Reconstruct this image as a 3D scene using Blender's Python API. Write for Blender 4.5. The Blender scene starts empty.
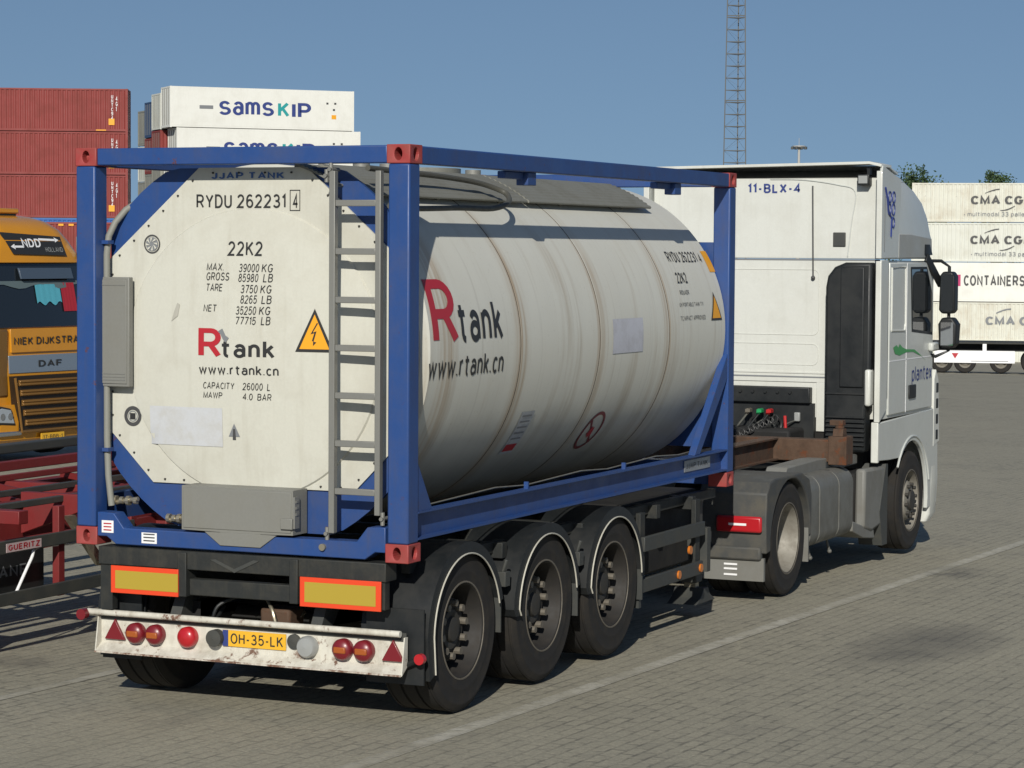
import bpy, bmesh, math, random
from mathutils import Vector, Matrix
random.seed(7)
SC = bpy.context.scene
COL = SC.collection
R = math.radians
pi = math.pi
sin, cos = math.sin, math.cos

# ------------------------------------------------------------------ camera, sky, sun, exposure
cam = bpy.data.cameras.new('camera'); camo = bpy.data.objects.new('camera', cam); COL.objects.link(camo)
yaw, pit, rol = .42270, -.05190, .0064
f = Vector((cos(yaw)*cos(pit), sin(yaw)*cos(pit), sin(pit)))
r = f.cross(Vector((0, 0, 1))).normalized(); u = r.cross(f)
r2 = r*cos(rol)+u*sin(rol); u2 = -r*sin(rol)+u*cos(rol)
camo.matrix_world = Matrix(((r2.x, u2.x, -f.x, -14.1981), (r2.y, u2.y, -f.y, -8.3017), (r2.z, u2.z, -f.z, 1.9442), (0, 0, 0, 1)))
cam.sensor_width = 36; cam.lens = 2576.724/1024*36; cam.clip_start = .1; cam.clip_end = 5000
SC.camera = camo
SUN = Vector((1, .34, -.56)).normalized()          # the way the light travels
world = bpy.data.worlds.new('World'); SC.world = world; world.use_nodes = True
wn = world.node_tree.nodes; sky = wn.new('ShaderNodeTexSky'); sky.sky_type = 'NISHITA'; sky.sun_disc = False
sky.sun_elevation = math.asin(-SUN.z); sky.sun_rotation = math.atan2(-SUN.x, -SUN.y) % (2*pi)
sky.altitude = 0; sky.air_density = 1.0; sky.dust_density = .4; sky.ozone_density = 3.2
_tc = wn.new('ShaderNodeTexCoord'); _vm = wn.new('ShaderNodeVectorMath'); _vm.operation = 'MULTIPLY_ADD'     # clear sky without the pale band at the horizon
_vm.inputs[1].default_value = (1, 1, .8); _vm.inputs[2].default_value = (0, 0, .15)
world.node_tree.links.new(_tc.outputs['Generated'], _vm.inputs[0]); world.node_tree.links.new(_vm.outputs[0], sky.inputs[0])
world.node_tree.links.new(sky.outputs[0], wn['Background'].inputs[0]); wn['Background'].inputs[1].default_value = .062
sl = bpy.data.lights.new('sun', 'SUN'); sl.energy = 4.2; sl.angle = R(.5); sl.color = (1, .955, .87)
so = bpy.data.objects.new('sun', sl); COL.objects.link(so); so.rotation_euler = SUN.to_track_quat('-Z', 'Y').to_euler(); so.location = (-30, -10, 30)
SC.view_settings.view_transform = 'Standard'; SC.view_settings.look = 'None'; SC.view_settings.exposure = 0; SC.view_settings.gamma = 1
SC.view_settings.use_curve_mapping = False

# ------------------------------------------------------------------ materials
def lin(c):
    if isinstance(c, str):
        c = [int(c[i:i+2], 16)/255 for i in (0, 2, 4)]
        c = [x/12.92 if x <= .04045 else ((x+.055)/1.055)**2.4 for x in c]
    return (c[0], c[1], c[2], 1)
class NT:
    def __init__(s, name):
        s.m = bpy.data.materials.new(name); s.m.use_nodes = True; s.t = s.m.node_tree; s.b = s.t.nodes['Principled BSDF']
    def n(s, ty, **k):
        x = s.t.nodes.new('ShaderNode'+ty)
        for a, v in k.items():
            if a.startswith('i_'): x.inputs[a[2:].replace('_', ' ')].default_value = v
            else: setattr(x, a, v)
        return x
    def l(s, a, b): s.t.links.new(a, b)
    def coord(s, scale=(1, 1, 1), kind='Object', rot=(0, 0, 0), loc=(0, 0, 0)):
        tc = s.n('TexCoord') if kind == 'Object' else s.n('NewGeometry')
        mp = s.n('Mapping'); s.l(tc.outputs[kind], mp.inputs[0]); mp.inputs['Scale'].default_value = scale
        mp.inputs['Rotation'].default_value = rot; mp.inputs['Location'].default_value = loc
        return mp.outputs[0]
    def noise(s, co, sc, det=4, rough=.55):
        x = s.n('TexNoise'); s.l(co, x.inputs['Vector']); x.inputs['Scale'].default_value = sc; x.inputs['Detail'].default_value = det; x.inputs['Roughness'].default_value = rough
        return x.outputs['Fac']
    def ramp(s, v, a, b, lo=0, hi=1):
        x = s.n('MapRange'); s.l(v, x.inputs[0])
        for i, q in zip((1, 2, 3, 4), (a, b, lo, hi)): x.inputs[i].default_value = q
        return x.outputs[0]
    def mul(s, a, b, op='MULTIPLY'):
        x = s.n('Math', operation=op)
        for i, q in enumerate((a, b)):
            if isinstance(q, (int, float)): x.inputs[i].default_value = q
            else: s.l(q, x.inputs[i])
        return x.outputs[0]
    def mix(s, fac, a, b):
        x = s.n('Mix', data_type='RGBA')
        if isinstance(fac, (int, float)): x.inputs[0].default_value = fac
        else: s.l(fac, x.inputs[0])
        for i, q in ((6, a), (7, b)):
            if isinstance(q, tuple): x.inputs[i].default_value = q
            else: s.l(q, x.inputs[i])
        return x.outputs[2]
    def bump(s, h, st=.3, d=.01):
        x = s.n('Bump'); x.inputs['Strength'].default_value = st; x.inputs['Distance'].default_value = d
        s.l(h, x.inputs['Height']); s.l(x.outputs[0], s.b.inputs['Normal'])
def paint(name, c, rough=.5, dirt='5a5344', amt=.35, metal=0, scale=3., streak=0., rust=0., bump=0., coat=0.):
    m = NT(name); c = lin(c); b = m.b
    co = m.coord((1, 1, 1)); nz = m.noise(co, scale, 6, .65)
    fac = m.ramp(nz, .45, .8, 0, amt)
    col = m.mix(fac, c, lin(dirt))
    if streak:
        st = m.noise(m.coord((9, 9, .6)), 1.6, 5, .6)
        col = m.mix(m.ramp(st, .52, .8, 0, streak), col, lin(dirt))
    fine = m.noise(co, 60, 3); 
    col = m.mix(m.ramp(fine, .3, .7, 0, .12), col, (c[0]*.6, c[1]*.6, c[2]*.6, 1))
    if rust:
        rz = m.noise(m.coord((1, 1, 1), loc=(3, 1, 7)), 9, 8, .7)
        col = m.mix(m.ramp(rz, .66-.25*rust, .72-.2*rust, 0, .9), col, lin('5d3319'))
    m.l(col, b.inputs['Base Color'])
    m.l(m.ramp(nz, .3, .8, rough-.08, min(1, rough+.25)), b.inputs['Roughness'])
    b.inputs['Metallic'].default_value = metal
    if coat: b.inputs['Coat Weight'].default_value = coat; b.inputs['Coat Roughness'].default_value = .08
    if bump: m.bump(m.noise(co, 25, 5), bump, .01)
    return m.m
def plain(name, c, rough=.5, metal=0, emit=0, coat=0):
    m = NT(name); m.b.inputs['Base Color'].default_value = lin(c); m.b.inputs['Roughness'].default_value = rough; m.b.inputs['Metallic'].default_value = metal
    m.b.inputs['Coat Weight'].default_value = coat
    return m.m
M = {}
M['panel'] = paint('cream end panel paint', (.58, .575, .50), .45, '8d836b', .4, scale=1.6, streak=.22, bump=.05)
M['blue'] = paint('blue frame paint', (.019, .062, .215), .42, '46485a', .5, scale=2.5, streak=.35, rust=.10, bump=.06)
M['red'] = paint('red casting paint', (.33, .045, .042), .55, '6d5a4c', .5, scale=9)
M['grey'] = paint('grey box paint', (.20, .20, .18), .5, '6b6757', .35, streak=.1)
M['galv'] = paint('galvanised ladder', (.235, .235, .215), .45, '5d594d', .3, metal=.3)
M['slat'] = paint('weathered walkway', (.22, .22, .19), .6, '4a463a', .5, metal=.1)
M['chassis'] = paint('dusty dark chassis', (.017, .019, .018), .6, '5a5444', .30, scale=6, streak=.2, bump=.2)
M['under'] = paint('grimy underside', (.009, .009, .009), .8, '2d2a24', .4, scale=6)
M['guard'] = paint('grey side guard', (.045, .048, .045), .55, '5a5444', .35, scale=5)
M['mud'] = paint('black mudguard plastic', (.010, .012, .013), .5, '33302a', .35, scale=5)
M['rubber'] = paint('tyre rubber', (.012, .011, .010), .85, '40382b', .45, scale=7)
M['rim'] = paint('dirty wheel steel', (.022, .020, .018), .65, '3b342a', .5, scale=12)
M['rimal'] = paint('bright wheel steel', (.24, .225, .19), .55, '4b4030', .6, scale=9, metal=.1)
M['hub'] = paint('grey hub', (.032, .030, .026), .6, '3b342a', .6, scale=16)
M['nut'] = paint('wheel nut', (.14, .125, .10), .6, '4b4030', .6, scale=20)
M['bump'] = paint('chipped white bumper', (.62, .60, .52), .6, '6a5a42', .65, scale=7, rust=.37, streak=.35)
M['white'] = paint('white truck paint', (.64, .65, .60), .35, '857f6a', .3, scale=1.5, streak=.12, coat=.3)
M['silver'] = paint('pale grey door paint', (.54, .56, .53), .35, '8e8a78', .2, scale=2, coat=.3)
M['black'] = paint('black plastic', (.010, .012, .013), .45, '33332e', .25)
M['glass'] = plain('dark cab glass', (.012, .016, .02), .05, coat=1)
M['mirror'] = plain('mirror glass', (.7, .72, .75), .05, 1)
M['redl'] = plain('red lens', (.42, .014, .02), .3, coat=.3)
M['redd'] = plain('dark red lens', (.17, .012, .018), .35, coat=.2)
M['amber'] = plain('amber lens', (.55, .16, .02), .2, coat=.6)
M['visg'] = paint('grey visor panel', (.33, .34, .325), .4, '857f6a', .2)
M['ambd'] = plain('dim amber lens', (.34, .085, .015), .4)
M['greyl'] = plain('dusty clear lens', (.30, .31, .30), .35, coat=.3)
M['yplate'] = plain('yellow number plate', (.75, .42, .03), .4)
M['blk'] = plain('black lettering', (.025, .025, .025), .5)
M['dgrey'] = plain('dark grey lettering', (.06, .06, .06), .5)
M['lgrey'] = plain('grey lettering', (.19, .20, .21), .6)
M['rlet'] = plain('red lettering', (.42, .02, .03), .45)
M['blet'] = plain('navy lettering', (.03, .05, .2), .5)
M['jlet'] = plain('blue lettering', (.05, .12, .30), .5)
M['wlet'] = plain('white lettering', (.8, .8, .8), .5)
M['green'] = plain('leaf green decal', (.06, .30, .09), .5)
M['warn'] = plain('amber warning decal', (.80, .36, .015), .5)
M['orange'] = plain('orange reflective strip', (.72, .06, .015), .5)
M['olive'] = plain('yellow reflective field', (.40, .29, .03), .6)
M['paper'] = paint('faded sticker', (.52, .53, .58), .6, '77736c', .4, scale=8)
M['brass'] = paint('corroded fitting', (.4, .36, .27), .4, '4c3a26', .5, metal=.7, scale=20)
M['rust'] = paint('rusty beam', (.085, .048, .028), .8, '2d221b', .7, scale=7, rust=.5, bump=.4)
M['rustw'] = paint('rust eaten white edge', (.60, .56, .48), .7, '5d3319', .8, scale=14, rust=.75)
M['rails'] = paint('grey catwalk plastic', (.175, .175, .16), .6, '5a5344', .5)
M['fend'] = paint('grey fender plastic', (.055, .057, .055), .6, '6b6454', .6, scale=5)
M['alu'] = paint('dusty tank aluminium', (.15, .15, .135), .5, '4a4436', .5, scale=4, metal=.1)
M['hoser'] = plain('red air hose', (.45, .02, .02), .4)
M['hoseg'] = plain('green air hose', (.02, .3, .1), .4)
M['hose'] = plain('grey cable conduit', (.22, .22, .19), .6)
M['hoseb'] = paint('dark grey hose', (.085, .085, .072), .6, '4a463a', .5, scale=14)
M['oran'] = paint('orange truck paint', (.60, .255, .012), .25, '6d4a1e', .15, scale=2, coat=.6)
M['rtrail'] = paint('red trailer paint', (.18, .018, .018), .55, '4d2a22', .4, scale=4, streak=.2)
M['mast'] = plain('mast steel', (.075, .078, .075), .6)
M['conc'] = plain('pale pole', (.4, .4, .38), .6)

def m_tank():
    m = NT('dirty tank cladding'); b = m.b
    c = lin((.62, .615, .545))
    blot = m.noise(m.coord((1, 1, 1)), 1.2, 5, .6)
    col = m.mix(m.ramp(blot, .4, .75, 0, .35), c, lin((.55, .53, .45)))
    # streaks that run down the side: narrow along the tank, long around it
    s1 = m.noise(m.coord((3.6, .30, .30)), 1.3, 6, .65)
    s2 = m.noise(m.coord((26, .6, .45), loc=(4, 0, 2)), 1.0, 4, .6)
    # keep the streaks below the crown, where water runs
    sep = m.n('SeparateXYZ'); m.l(m.coord(), sep.inputs[0])
    side = m.ramp(sep.outputs['Z'], 2.35, 1.75, 0, 1)
    f1 = m.mul(m.ramp(s1, .52, .72, 0, .60), side); f2 = m.mul(m.ramp(s2, .58, .76, 0, .28), side)
    col = m.mix(f1, col, lin((.33, .26, .17))); col = m.mix(f2, col, lin((.22, .19, .15)))
    # belly darkened: grime from wheel spray plus underside shade put into the colour
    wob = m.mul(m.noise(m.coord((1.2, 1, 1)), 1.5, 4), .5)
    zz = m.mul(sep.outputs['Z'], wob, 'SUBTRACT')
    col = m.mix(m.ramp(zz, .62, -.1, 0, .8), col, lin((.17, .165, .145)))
    # brown run-off beside the cladding straps
    for x in (.62, 1.78, 3.2, 4.60):
        d = m.mul(m.mul(sep.outputs['X'], -x, 'ADD'), 0, 'ADD'); a = m.n('Math', operation='ABSOLUTE'); m.l(d, a.inputs[0])
        w = m.mul(m.ramp(a.outputs[0], .16, .0, 0, .85), m.mul(m.ramp(s2, .4, .65, .1, 1), side))
        col = m.mix(w, col, lin((.36, .25, .14)))
    fine = m.noise(m.coord(), 45, 3); col = m.mix(m.ramp(fine, .62, .8, 0, .3), col, lin((.3, .27, .2)))
    m.l(col, b.inputs['Base Color']); b.inputs['Roughness'].default_value = .5
    m.bump(m.noise(m.coord((1, .5, .5)), 1.4, 2), .22, .03)
    return m.m
M['tank'] = m_tank()

def paver_nodes(m):
    co = m.coord((1, 1, 1), 'Position', (0, 0, .036))
    br = m.n('TexBrick'); m.l(co, br.inputs['Vector']); br.offset = .5
    for k, v in (('Scale', 1.0), ('Mortar Size', .012), ('Mortar Smooth', .3), ('Bias', 0.0), ('Brick Width', .205), ('Row Height', .103)): br.inputs[k].default_value = v
    br.inputs['Color1'].default_value = (.385, .355, .265, 1); br.inputs['Color2'].default_value = (.270, .252, .192, 1); br.inputs['Mortar'].default_value = (.100, .094, .074, 1)
    # the joints are filled with dust in patches
    pos = m.coord((1, 1, 1), 'Position')
    big = m.noise(pos, .35, 5, .6); mid = m.noise(pos, 2.3, 5, .6); fine = m.noise(pos, 42, 4, .7)
    col = m.mix(m.mul(m.ramp(m.noise(pos, 5, 5, .75), .40, .55, .15, 1), m.ramp(mid, .25, .55, .55, 1)), br.outputs['Color'], lin((.345, .320, .240)))
    col = m.mix(m.ramp(big, .4, .7, 0, .5), col, lin((.395, .362, .268)))
    col = m.mix(m.ramp(fine, .35, .70, 0, .75), col, lin((.185, .176, .14)))
    # tyre tracks: long dark smears along the lanes
    tr = m.noise(m.coord((.05, 1.1, 1), 'Position', (0, 0, .036)), 1.0, 5, .6)
    col = m.mix(m.ramp(tr, .54, .72, 0, .35), col, lin((.19, .178, .132)))
    vor = m.n('TexVoronoi'); m.l(m.coord((.16, .28, 1), 'Position'), vor.inputs['Vector']); vor.inputs['Scale'].default_value = 1.3
    spot = m.mul(m.ramp(vor.outputs['Distance'], .05, .16, 1, 0), m.ramp(mid, .4, .6, 0, .6))
    col = m.mix(spot, col, lin((.07, .068, .062)))
    # the oil stain in front of the camera
    sep = m.n('SeparateXYZ'); m.l(m.coord((.62, 1.5, 1), 'Position', loc=(-3.2, 4.6, 0)), sep.inputs[0])
    cx = m.mul(sep.outputs['X'], sep.outputs['X']); cy = m.mul(sep.outputs['Y'], sep.outputs['Y']); rr = m.mul(cx, cy, 'ADD')
    oil = m.mul(m.ramp(m.mul(rr, m.mul(mid, 1.2), 'ADD'), .45, 1.5, .62, 0), 1)
    m3 = m.noise(pos, 1.1, 6, .7); col = m.mix(m.ramp(m3, .56, .74, 0, .5), col, lin((.17, .16, .13)))
    pit = m.n('TexVoronoi'); m.l(pos, pit.inputs['Vector']); pit.inputs['Scale'].default_value = 3.1
    col = m.mix(m.mul(m.ramp(pit.outputs['Distance'], .03, .10, .8, 0), m.ramp(m3, .50, .60, 0, 1)), col, lin((.07, .066, .055)))
    col = m.mix(oil, col, lin((.062, .060, .056)))
    h = m.mul(m.mul(br.outputs['Fac'], -.8), m.mul(fine, .5), 'ADD')
    return col, h, mid, fine
def m_ground():
    m = NT('clinker paving'); col, h, mid, fine = paver_nodes(m)
    m.l(col, m.b.inputs['Base Color']); m.b.inputs['Roughness'].default_value = .85; m.bump(h, .5, .012); return m.m
def m_line():
    m = NT('worn road marking'); col, h, mid, fine = paver_nodes(m)
    pos = m.coord((1, 1, 1), 'Position'); n2 = m.noise(pos, 9, 6, .75); n3 = m.noise(pos, 1.1, 4, .6)
    w = m.mul(m.ramp(n2, .34, .62, .08, .60), m.ramp(n3, .30, .6, .15, 1))
    m.l(m.mix(w, col, lin((.60, .58, .50))), m.b.inputs['Base Color']); m.b.inputs['Roughness'].default_value = .8; m.bump(h, .5, .012); return m.m
M['ground'] = m_ground(); M['line'] = m_line()

# ------------------------------------------------------------------ mesh helpers
def tag(o, label=None, cat=None, group=None, kind=None):
    for k, v in (('label', label), ('category', cat), ('group', group), ('kind', kind)):
        if v: o[k] = v
    return o
def root(name, label, cat, loc=(0, 0, 0), rz=0, group=None):
    o = bpy.data.objects.new(name, None); COL.objects.link(o); o.location = loc; o.rotation_euler = (0, 0, rz); o.empty_display_size = .3
    return tag(o, label, cat, group)
class MB:
    def __init__(s): s.b = bmesh.new()
    def v(s, pts): return [s.b.verts.new(p) for p in pts]
    def face(s, pts): s.b.faces.new(s.v(pts)); return s
    def box(s, x0, x1, y0, y1, z0, z1, mat=None):
        p = [Vector((x, y, z)) for x in (x0, x1) for y in (y0, y1) for z in (z0, z1)]
        if mat is not None: p = [mat @ q for q in p]
        v = s.v(p)
        for f_ in ((0, 1, 3, 2), (4, 6, 7, 5), (0, 4, 5, 1), (2, 3, 7, 6), (0, 2, 6, 4), (1, 5, 7, 3)): s.b.faces.new([v[i] for i in f_])
        return s
    def prism(s, poly, ax, a, b):
        """poly: 2-D points in the two other axes (in x,y,z order); extruded from a to b along ax"""
        def P(p, t):
            q = list(p); q.insert(ax, t); return Vector(q)
        A = s.v([P(p, a) for p in poly]); B = s.v([P(p, b) for p in poly]); n = len(poly)
        s.b.faces.new(A); s.b.faces.new(B[::-1])
        for i in range(n): s.b.faces.new([A[i], B[i], B[(i+1) % n], A[(i+1) % n]])
        return s
    def bar(s, p, q, w, h, up=(0, 0, 1)):
        p = Vector(p); q = Vector(q); d = (q-p).normalized(); up = Vector(up)
        if abs(d.dot(up)) > .98: up = Vector((1, 0, 0))
        sd = d.cross(up).normalized(); u_ = sd.cross(d)
        c = [(-w/2, -h/2), (w/2, -h/2), (w/2, h/2), (-w/2, h/2)]
        A = s.v([p+sd*a+u_*b for a, b in c]); B = s.v([q+sd*a+u_*b for a, b in c])
        s.b.faces.new(A[::-1]); s.b.faces.new(B)
        for i in range(4): s.b.faces.new([A[i], A[(i+1) % 4], B[(i+1) % 4], B[i]])
        return s
    def tube(s, pts, rad, n=10, cap=True):
        pts = [Vector(p) for p in pts]; rings = []; pu = None
        for i, p in enumerate(pts):
            d = (pts[min(i+1, len(pts)-1)]-pts[max(i-1, 0)]).normalized()
            up = pu if pu is not None else (Vector((0, 0, 1)) if abs(d.z) < .9 else Vector((1, 0, 0)))
            sd = d.cross(up).normalized(); u_ = sd.cross(d).normalized(); pu = u_
            rr = rad[i] if isinstance(rad, (list, tuple)) else rad
            rings.append(s.v([p+(sd*cos(2*pi*k/n)+u_*sin(2*pi*k/n))*rr for k in range(n)]))
        for a, b in zip(rings, rings[1:]):
            for k in range(n): s.b.faces.new([a[k], a[(k+1) % n], b[(k+1) % n], b[k]])
        if cap: s.b.faces.new(rings[0][::-1]); s.b.faces.new(rings[-1])
        return s
    def lathe(s, prof, c=(0, 0, 0), ax=1, n=48, closed=False, a0=0, a1=2*pi):
        """prof: (t along axis, radius)"""
        full = abs(a1-a0-2*pi) < 1e-6; m = n if full else n+1; rings = []
        for t, rr in prof:
            L = []
            for k in range(m):
                a = a0+(a1-a0)*k/n; q = [rr*cos(a), rr*sin(a)]; q.insert(ax, t); L.append(Vector(q)+Vector(c))
            rings.append(s.v(L))
        pr = list(zip(rings, rings[1:]))
        if closed: pr.append((rings[-1], rings[0]))
        for A, B in pr:
            for k in range(n if full else n):
                j = (k+1) % m
                s.b.faces.new([A[k], A[j], B[j], B[k]])
        return s
    def cyl(s, c, ax, a, b, rr, n=24, r1=None):
        r1 = rr if r1 is None else r1
        return s.lathe([(a, 1e-4), (a, rr), (b, r1), (b, 1e-4)], c, ax, n)
    def ball(s, c, rr, sc=(1, 1, 1), sub=2):
        g = bmesh.ops.create_icosphere(s.b, subdivisions=sub, radius=rr)
        for q in g['verts']: q.co = Vector((q.co.x*sc[0], q.co.y*sc[1], q.co.z*sc[2]))+Vector(c)
        return s
    def build(s, name, mat, parent=None, off=None, bev=0, smooth=35, label=None, cut=None):
        bm = s.b; bmesh.ops.remove_doubles(bm, verts=bm.verts, dist=1e-5)
        bmesh.ops.recalc_face_normals(bm, faces=bm.faces)
        if off is None and parent is not None:
            q = parent
            while q.parent: q = q.parent
            off = q.location if q.get('_abs') else None
        if off is not None: bmesh.ops.translate(bm, vec=-Vector(off), verts=bm.verts)
        if smooth:
            for f_ in bm.faces: f_.smooth = True
            for e in bm.edges:
                if len(e.link_faces) == 2 and e.calc_face_angle(0) > R(smooth): e.smooth = False
        me = bpy.data.meshes.new(name); bm.to_mesh(me); bm.free(); me.materials.append(M[mat] if isinstance(mat, str) else mat)
        o = bpy.data.objects.new(name, me); COL.objects.link(o)
        if parent: o.parent = parent
        if label: o['label'] = label
        if cut is not None:
            cm = bpy.data.meshes.new('cut'); bmesh.ops.recalc_face_normals(cut.b, faces=cut.b.faces)
            if off is not None: bmesh.ops.translate(cut.b, vec=-Vector(off), verts=cut.b.verts)
            cut.b.to_mesh(cm); cut.b.free()
            co_ = bpy.data.objects.new('cut', cm); COL.objects.link(co_)
            md = o.modifiers.new('b', 'BOOLEAN'); md.object = co_; md.solver = 'EXACT'
            bpy.context.view_layer.update()
            nm = bpy.data.meshes.new_from_object(o.evaluated_get(bpy.context.evaluated_depsgraph_get()))
            o.modifiers.clear(); o.data = nm; nm.name = name; bpy.data.objects.remove(co_)
            if len(nm.materials) == 0: nm.materials.append(M[mat])
        if bev:
            md = o.modifiers.new('bevel', 'BEVEL'); md.width = bev; md.segments = 2; md.limit_method = 'ANGLE'; md.angle_limit = R(40)
        return o
def copy_tree(o, parent=None):
    c = o.copy(); COL.objects.link(c); c.parent = parent
    for ch in [k for k in bpy.data.objects if k.parent == o]: copy_tree(ch, c)
    return c
def B(x0, x1, y0, y1, z0, z1): return MB().box(x0, x1, y0, y1, z0, z1)

# ---- stroke lettering: every letter is drawn from its strokes, as a sign painter's stencil would
def _a(cx, cy, rx, ry, d0, d1, n=10): return [(cx+rx*cos(R(d0+(d1-d0)*i/n)), cy+ry*sin(R(d0+(d1-d0)*i/n))) for i in range(n+1)]
def _glyphs():
    G = {}
    G['A'] = [[(0, 0), (2.3, 7), (4.6, 0)], [(.85, 2.2), (3.75, 2.2)]]
    G['B'] = [[(0, 0), (0, 7), (2.2, 7)]+_a(2.2, 5.35, 1.7, 1.65, 90, -90)+[(0, 3.7)], _a(2.3, 1.85, 1.9, 1.85, 90, -90)[1:]+[(0, 0)]]
    G['C'] = [_a(2.3, 3.5, 2.2, 3.5, 42, 318, 18)]
    G['D'] = [[(0, 3), (0, 7), (1.6, 7)]+_a(1.7, 3.5, 2.6, 3.5, 90, -90, 14)+[(0, 0), (0, 3.2)]]
    G['E'] = [[(3.7, 7), (0, 7), (0, 0), (3.8, 0)], [(0, 3.6), (3.4, 3.6)]]
    G['F'] = [[(3.6, 7), (0, 7), (0, 0)], [(0, 3.6), (3.2, 3.6)]]
    G['G'] = [_a(2.3, 3.5, 2.3, 3.5, 42, 318, 18)+[(4.4, 3.1), (2.6, 3.1)]]
    G['H'] = [[(0, 0), (0, 7)], [(4, 0), (4, 7)], [(0, 3.6), (4, 3.6)]]
    G['I'] = [[(0, 0), (0, 7)]]
    G['J'] = [[(2.9, 7), (2.9, 1.6)]+_a(1.45, 1.6, 1.45, 1.6, 0, -180)]
    G['K'] = [[(0, 0), (0, 7)], [(4, 7), (0, 2.7)], [(1.5, 4.1), (4.2, 0)]]
    G['L'] = [[(0, 7), (0, 0), (3.4, 0)]]
    G['M'] = [[(0, 0), (0, 7), (2.5, .6), (5, 7), (5, 0)]]
    G['N'] = [[(0, 0), (0, 7), (4.1, 0), (4.1, 7)]]
    G['O'] = [_a(2.4, 3.5, 2.4, 3.5, 0, 360, 26)]
    G['P'] = [[(0, 0), (0, 7), (2.2, 7)]+_a(2.3, 5.1, 1.8, 1.9, 90, -90)+[(0, 3.2)]]
    G['R'] = G['P']+[[(2.2, 3.2), (4.2, 0)]]
    G['S'] = [_a(2.1, 5.2, 1.8, 1.8, 20, 250, 12)+_a(2.1, 1.75, 2.1, 1.75, 70, -158, 12)]
    G['T'] = [[(0, 7), (4.4, 7)], [(2.2, 7), (2.2, 0)]]
    G['U'] = [[(0, 7), (0, 2)]+_a(2.05, 2, 2.05, 2, 180, 360)+[(4.1, 7)]]
    G['V'] = [[(0, 7), (2.2, 0), (4.4, 7)]]
    G['W'] = [[(0, 7), (1.5, 0), (3.1, 6.6), (4.7, 0), (6.2, 7)]]
    G['X'] = [[(0, 0), (4.2, 7)], [(0, 7), (4.2, 0)]]
    G['Y'] = [[(0, 7), (2.2, 3.1), (4.4, 7)], [(2.2, 3.1), (2.2, 0)]]
    G['Z'] = [[(0, 7), (4, 7), (0, 0), (4.1, 0)]]
    G['0'] = [_a(1.9, 3.5, 1.9, 3.5, 0, 360, 24)]
    G['1'] = [[(0, 5.5), (1.5, 7), (1.5, 0)]]
    G['2'] = [_a(1.95, 5.05, 1.85, 1.95, 165, -35, 12)+[(0, 0), (4, 0)]]
    G['3'] = [_a(1.85, 5.25, 1.7, 1.75, 155, -80, 10)+[(1.2, 3.6)], [(1.2, 3.6)]+_a(1.85, 1.8, 2.0, 1.8, 80, -155, 12)]
    G['4'] = [[(2.9, 0), (2.9, 7), (0, 2.1), (4.1, 2.1)]]
    G['5'] = [[(3.6, 7), (.65, 7), (.25, 3.5)]+_a(1.85, 2.25, 2.0, 2.25, 135, -155, 14)]
    G['6'] = [_a(1.95, 2.1, 1.9, 2.1, 0, 360, 20), [(3.4, 6.3)]+_a(2.1, 4.2, 2.05, 2.8, 70, 180, 8)+[(.05, 2.1)]]
    G['7'] = [[(0, 7), (3.9, 7), (1.4, 0)]]
    G['8'] = [_a(1.95, 5.35, 1.65, 1.65, 0, 360, 18), _a(1.95, 1.85, 1.95, 1.85, 0, 360, 20)]
    G['9'] = [[(3.9-x, 7-y) for x, y in q] for q in G['6']]
    G['a'] = [_a(1.8, 1.5, 1.75, 1.5, 0, 360, 18), [(3.6, 0), (3.6, 3.4)]+_a(1.95, 3.4, 1.65, 1.6, 0, 155, 8)[1:]]
    G['c'] = [_a(1.8, 2.5, 1.7, 2.5, 45, 315, 14)]
    G['d'] = [_a(1.7, 2.5, 1.7, 2.5, 0, 360, 18), [(3.4, 0), (3.4, 7)]]
    G['e'] = [[(.1, 2.6), (3.5, 2.6)]+_a(1.8, 2.6, 1.75, 2.4, 0, 180, 10)[1:]+_a(1.8, 2.4, 1.75, 2.4, 180, 325, 10)]
    G['f'] = [[(1.2, 0), (1.2, 5.6)]+_a(2.5, 5.6, 1.3, 1.4, 180, 85, 6)[1:], [(0, 4.8), (2.8, 4.8)]]
    G['i'] = [[(0, 0), (0, 5)], [(0, 6.3), (0, 7.2)]]
    G['k'] = [[(0, 0), (0, 7)], [(3, 5), (0, 1.9)], [(1.1, 3.1), (3.3, 0)]]
    G['l'] = [[(0, 0), (0, 7)]]
    G['n'] = [[(0, 0), (0, 5)], [(0, 3.1)]+_a(1.6, 3.3, 1.6, 1.7, 170, 0, 9)+[(3.2, 0)]]
    G['m'] = [[(0, 0), (0, 5)], [(0, 3.3)]+_a(1.35, 3.6, 1.35, 1.4, 170, 0, 8)+[(2.7, 0)], [(2.7, 3.3)]+_a(4.05, 3.6, 1.35, 1.4, 170, 0, 8)+[(5.4, 0)]]
    G['o'] = [_a(1.8, 2.5, 1.8, 2.5, 0, 360, 20)]
    G['p'] = [[(0, -2), (0, 5)], _a(1.7, 2.5, 1.7, 2.5, 0, 360, 18)]
    G['r'] = [[(0, 0), (0, 5)], [(0, 3)]+_a(1.7, 3.2, 1.7, 1.8, 170, 80, 6)]
    G['t'] = [[(1.3, 6.6), (1.3, 1.3)]+_a(2.5, 1.3, 1.2, 1.3, 180, 275, 6)[1:], [(0, 5), (3.0, 5)]]
    G['u'] = [[(x if x else 0, 5-y) for x, y in q] for q in [[(3.2, 0), (3.2, 5)], [(3.2, 3.1)]+_a(1.6, 3.3, 1.6, 1.7, 10, 180, 9)+[(0, 0)]]]
    G['w'] = [[(0, 5), (1.3, 0), (2.7, 4.7), (4.1, 0), (5.4, 5)]]
    G['x'] = [[(0, 0), (3.2, 5)], [(0, 5), (3.2, 0)]]
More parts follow.
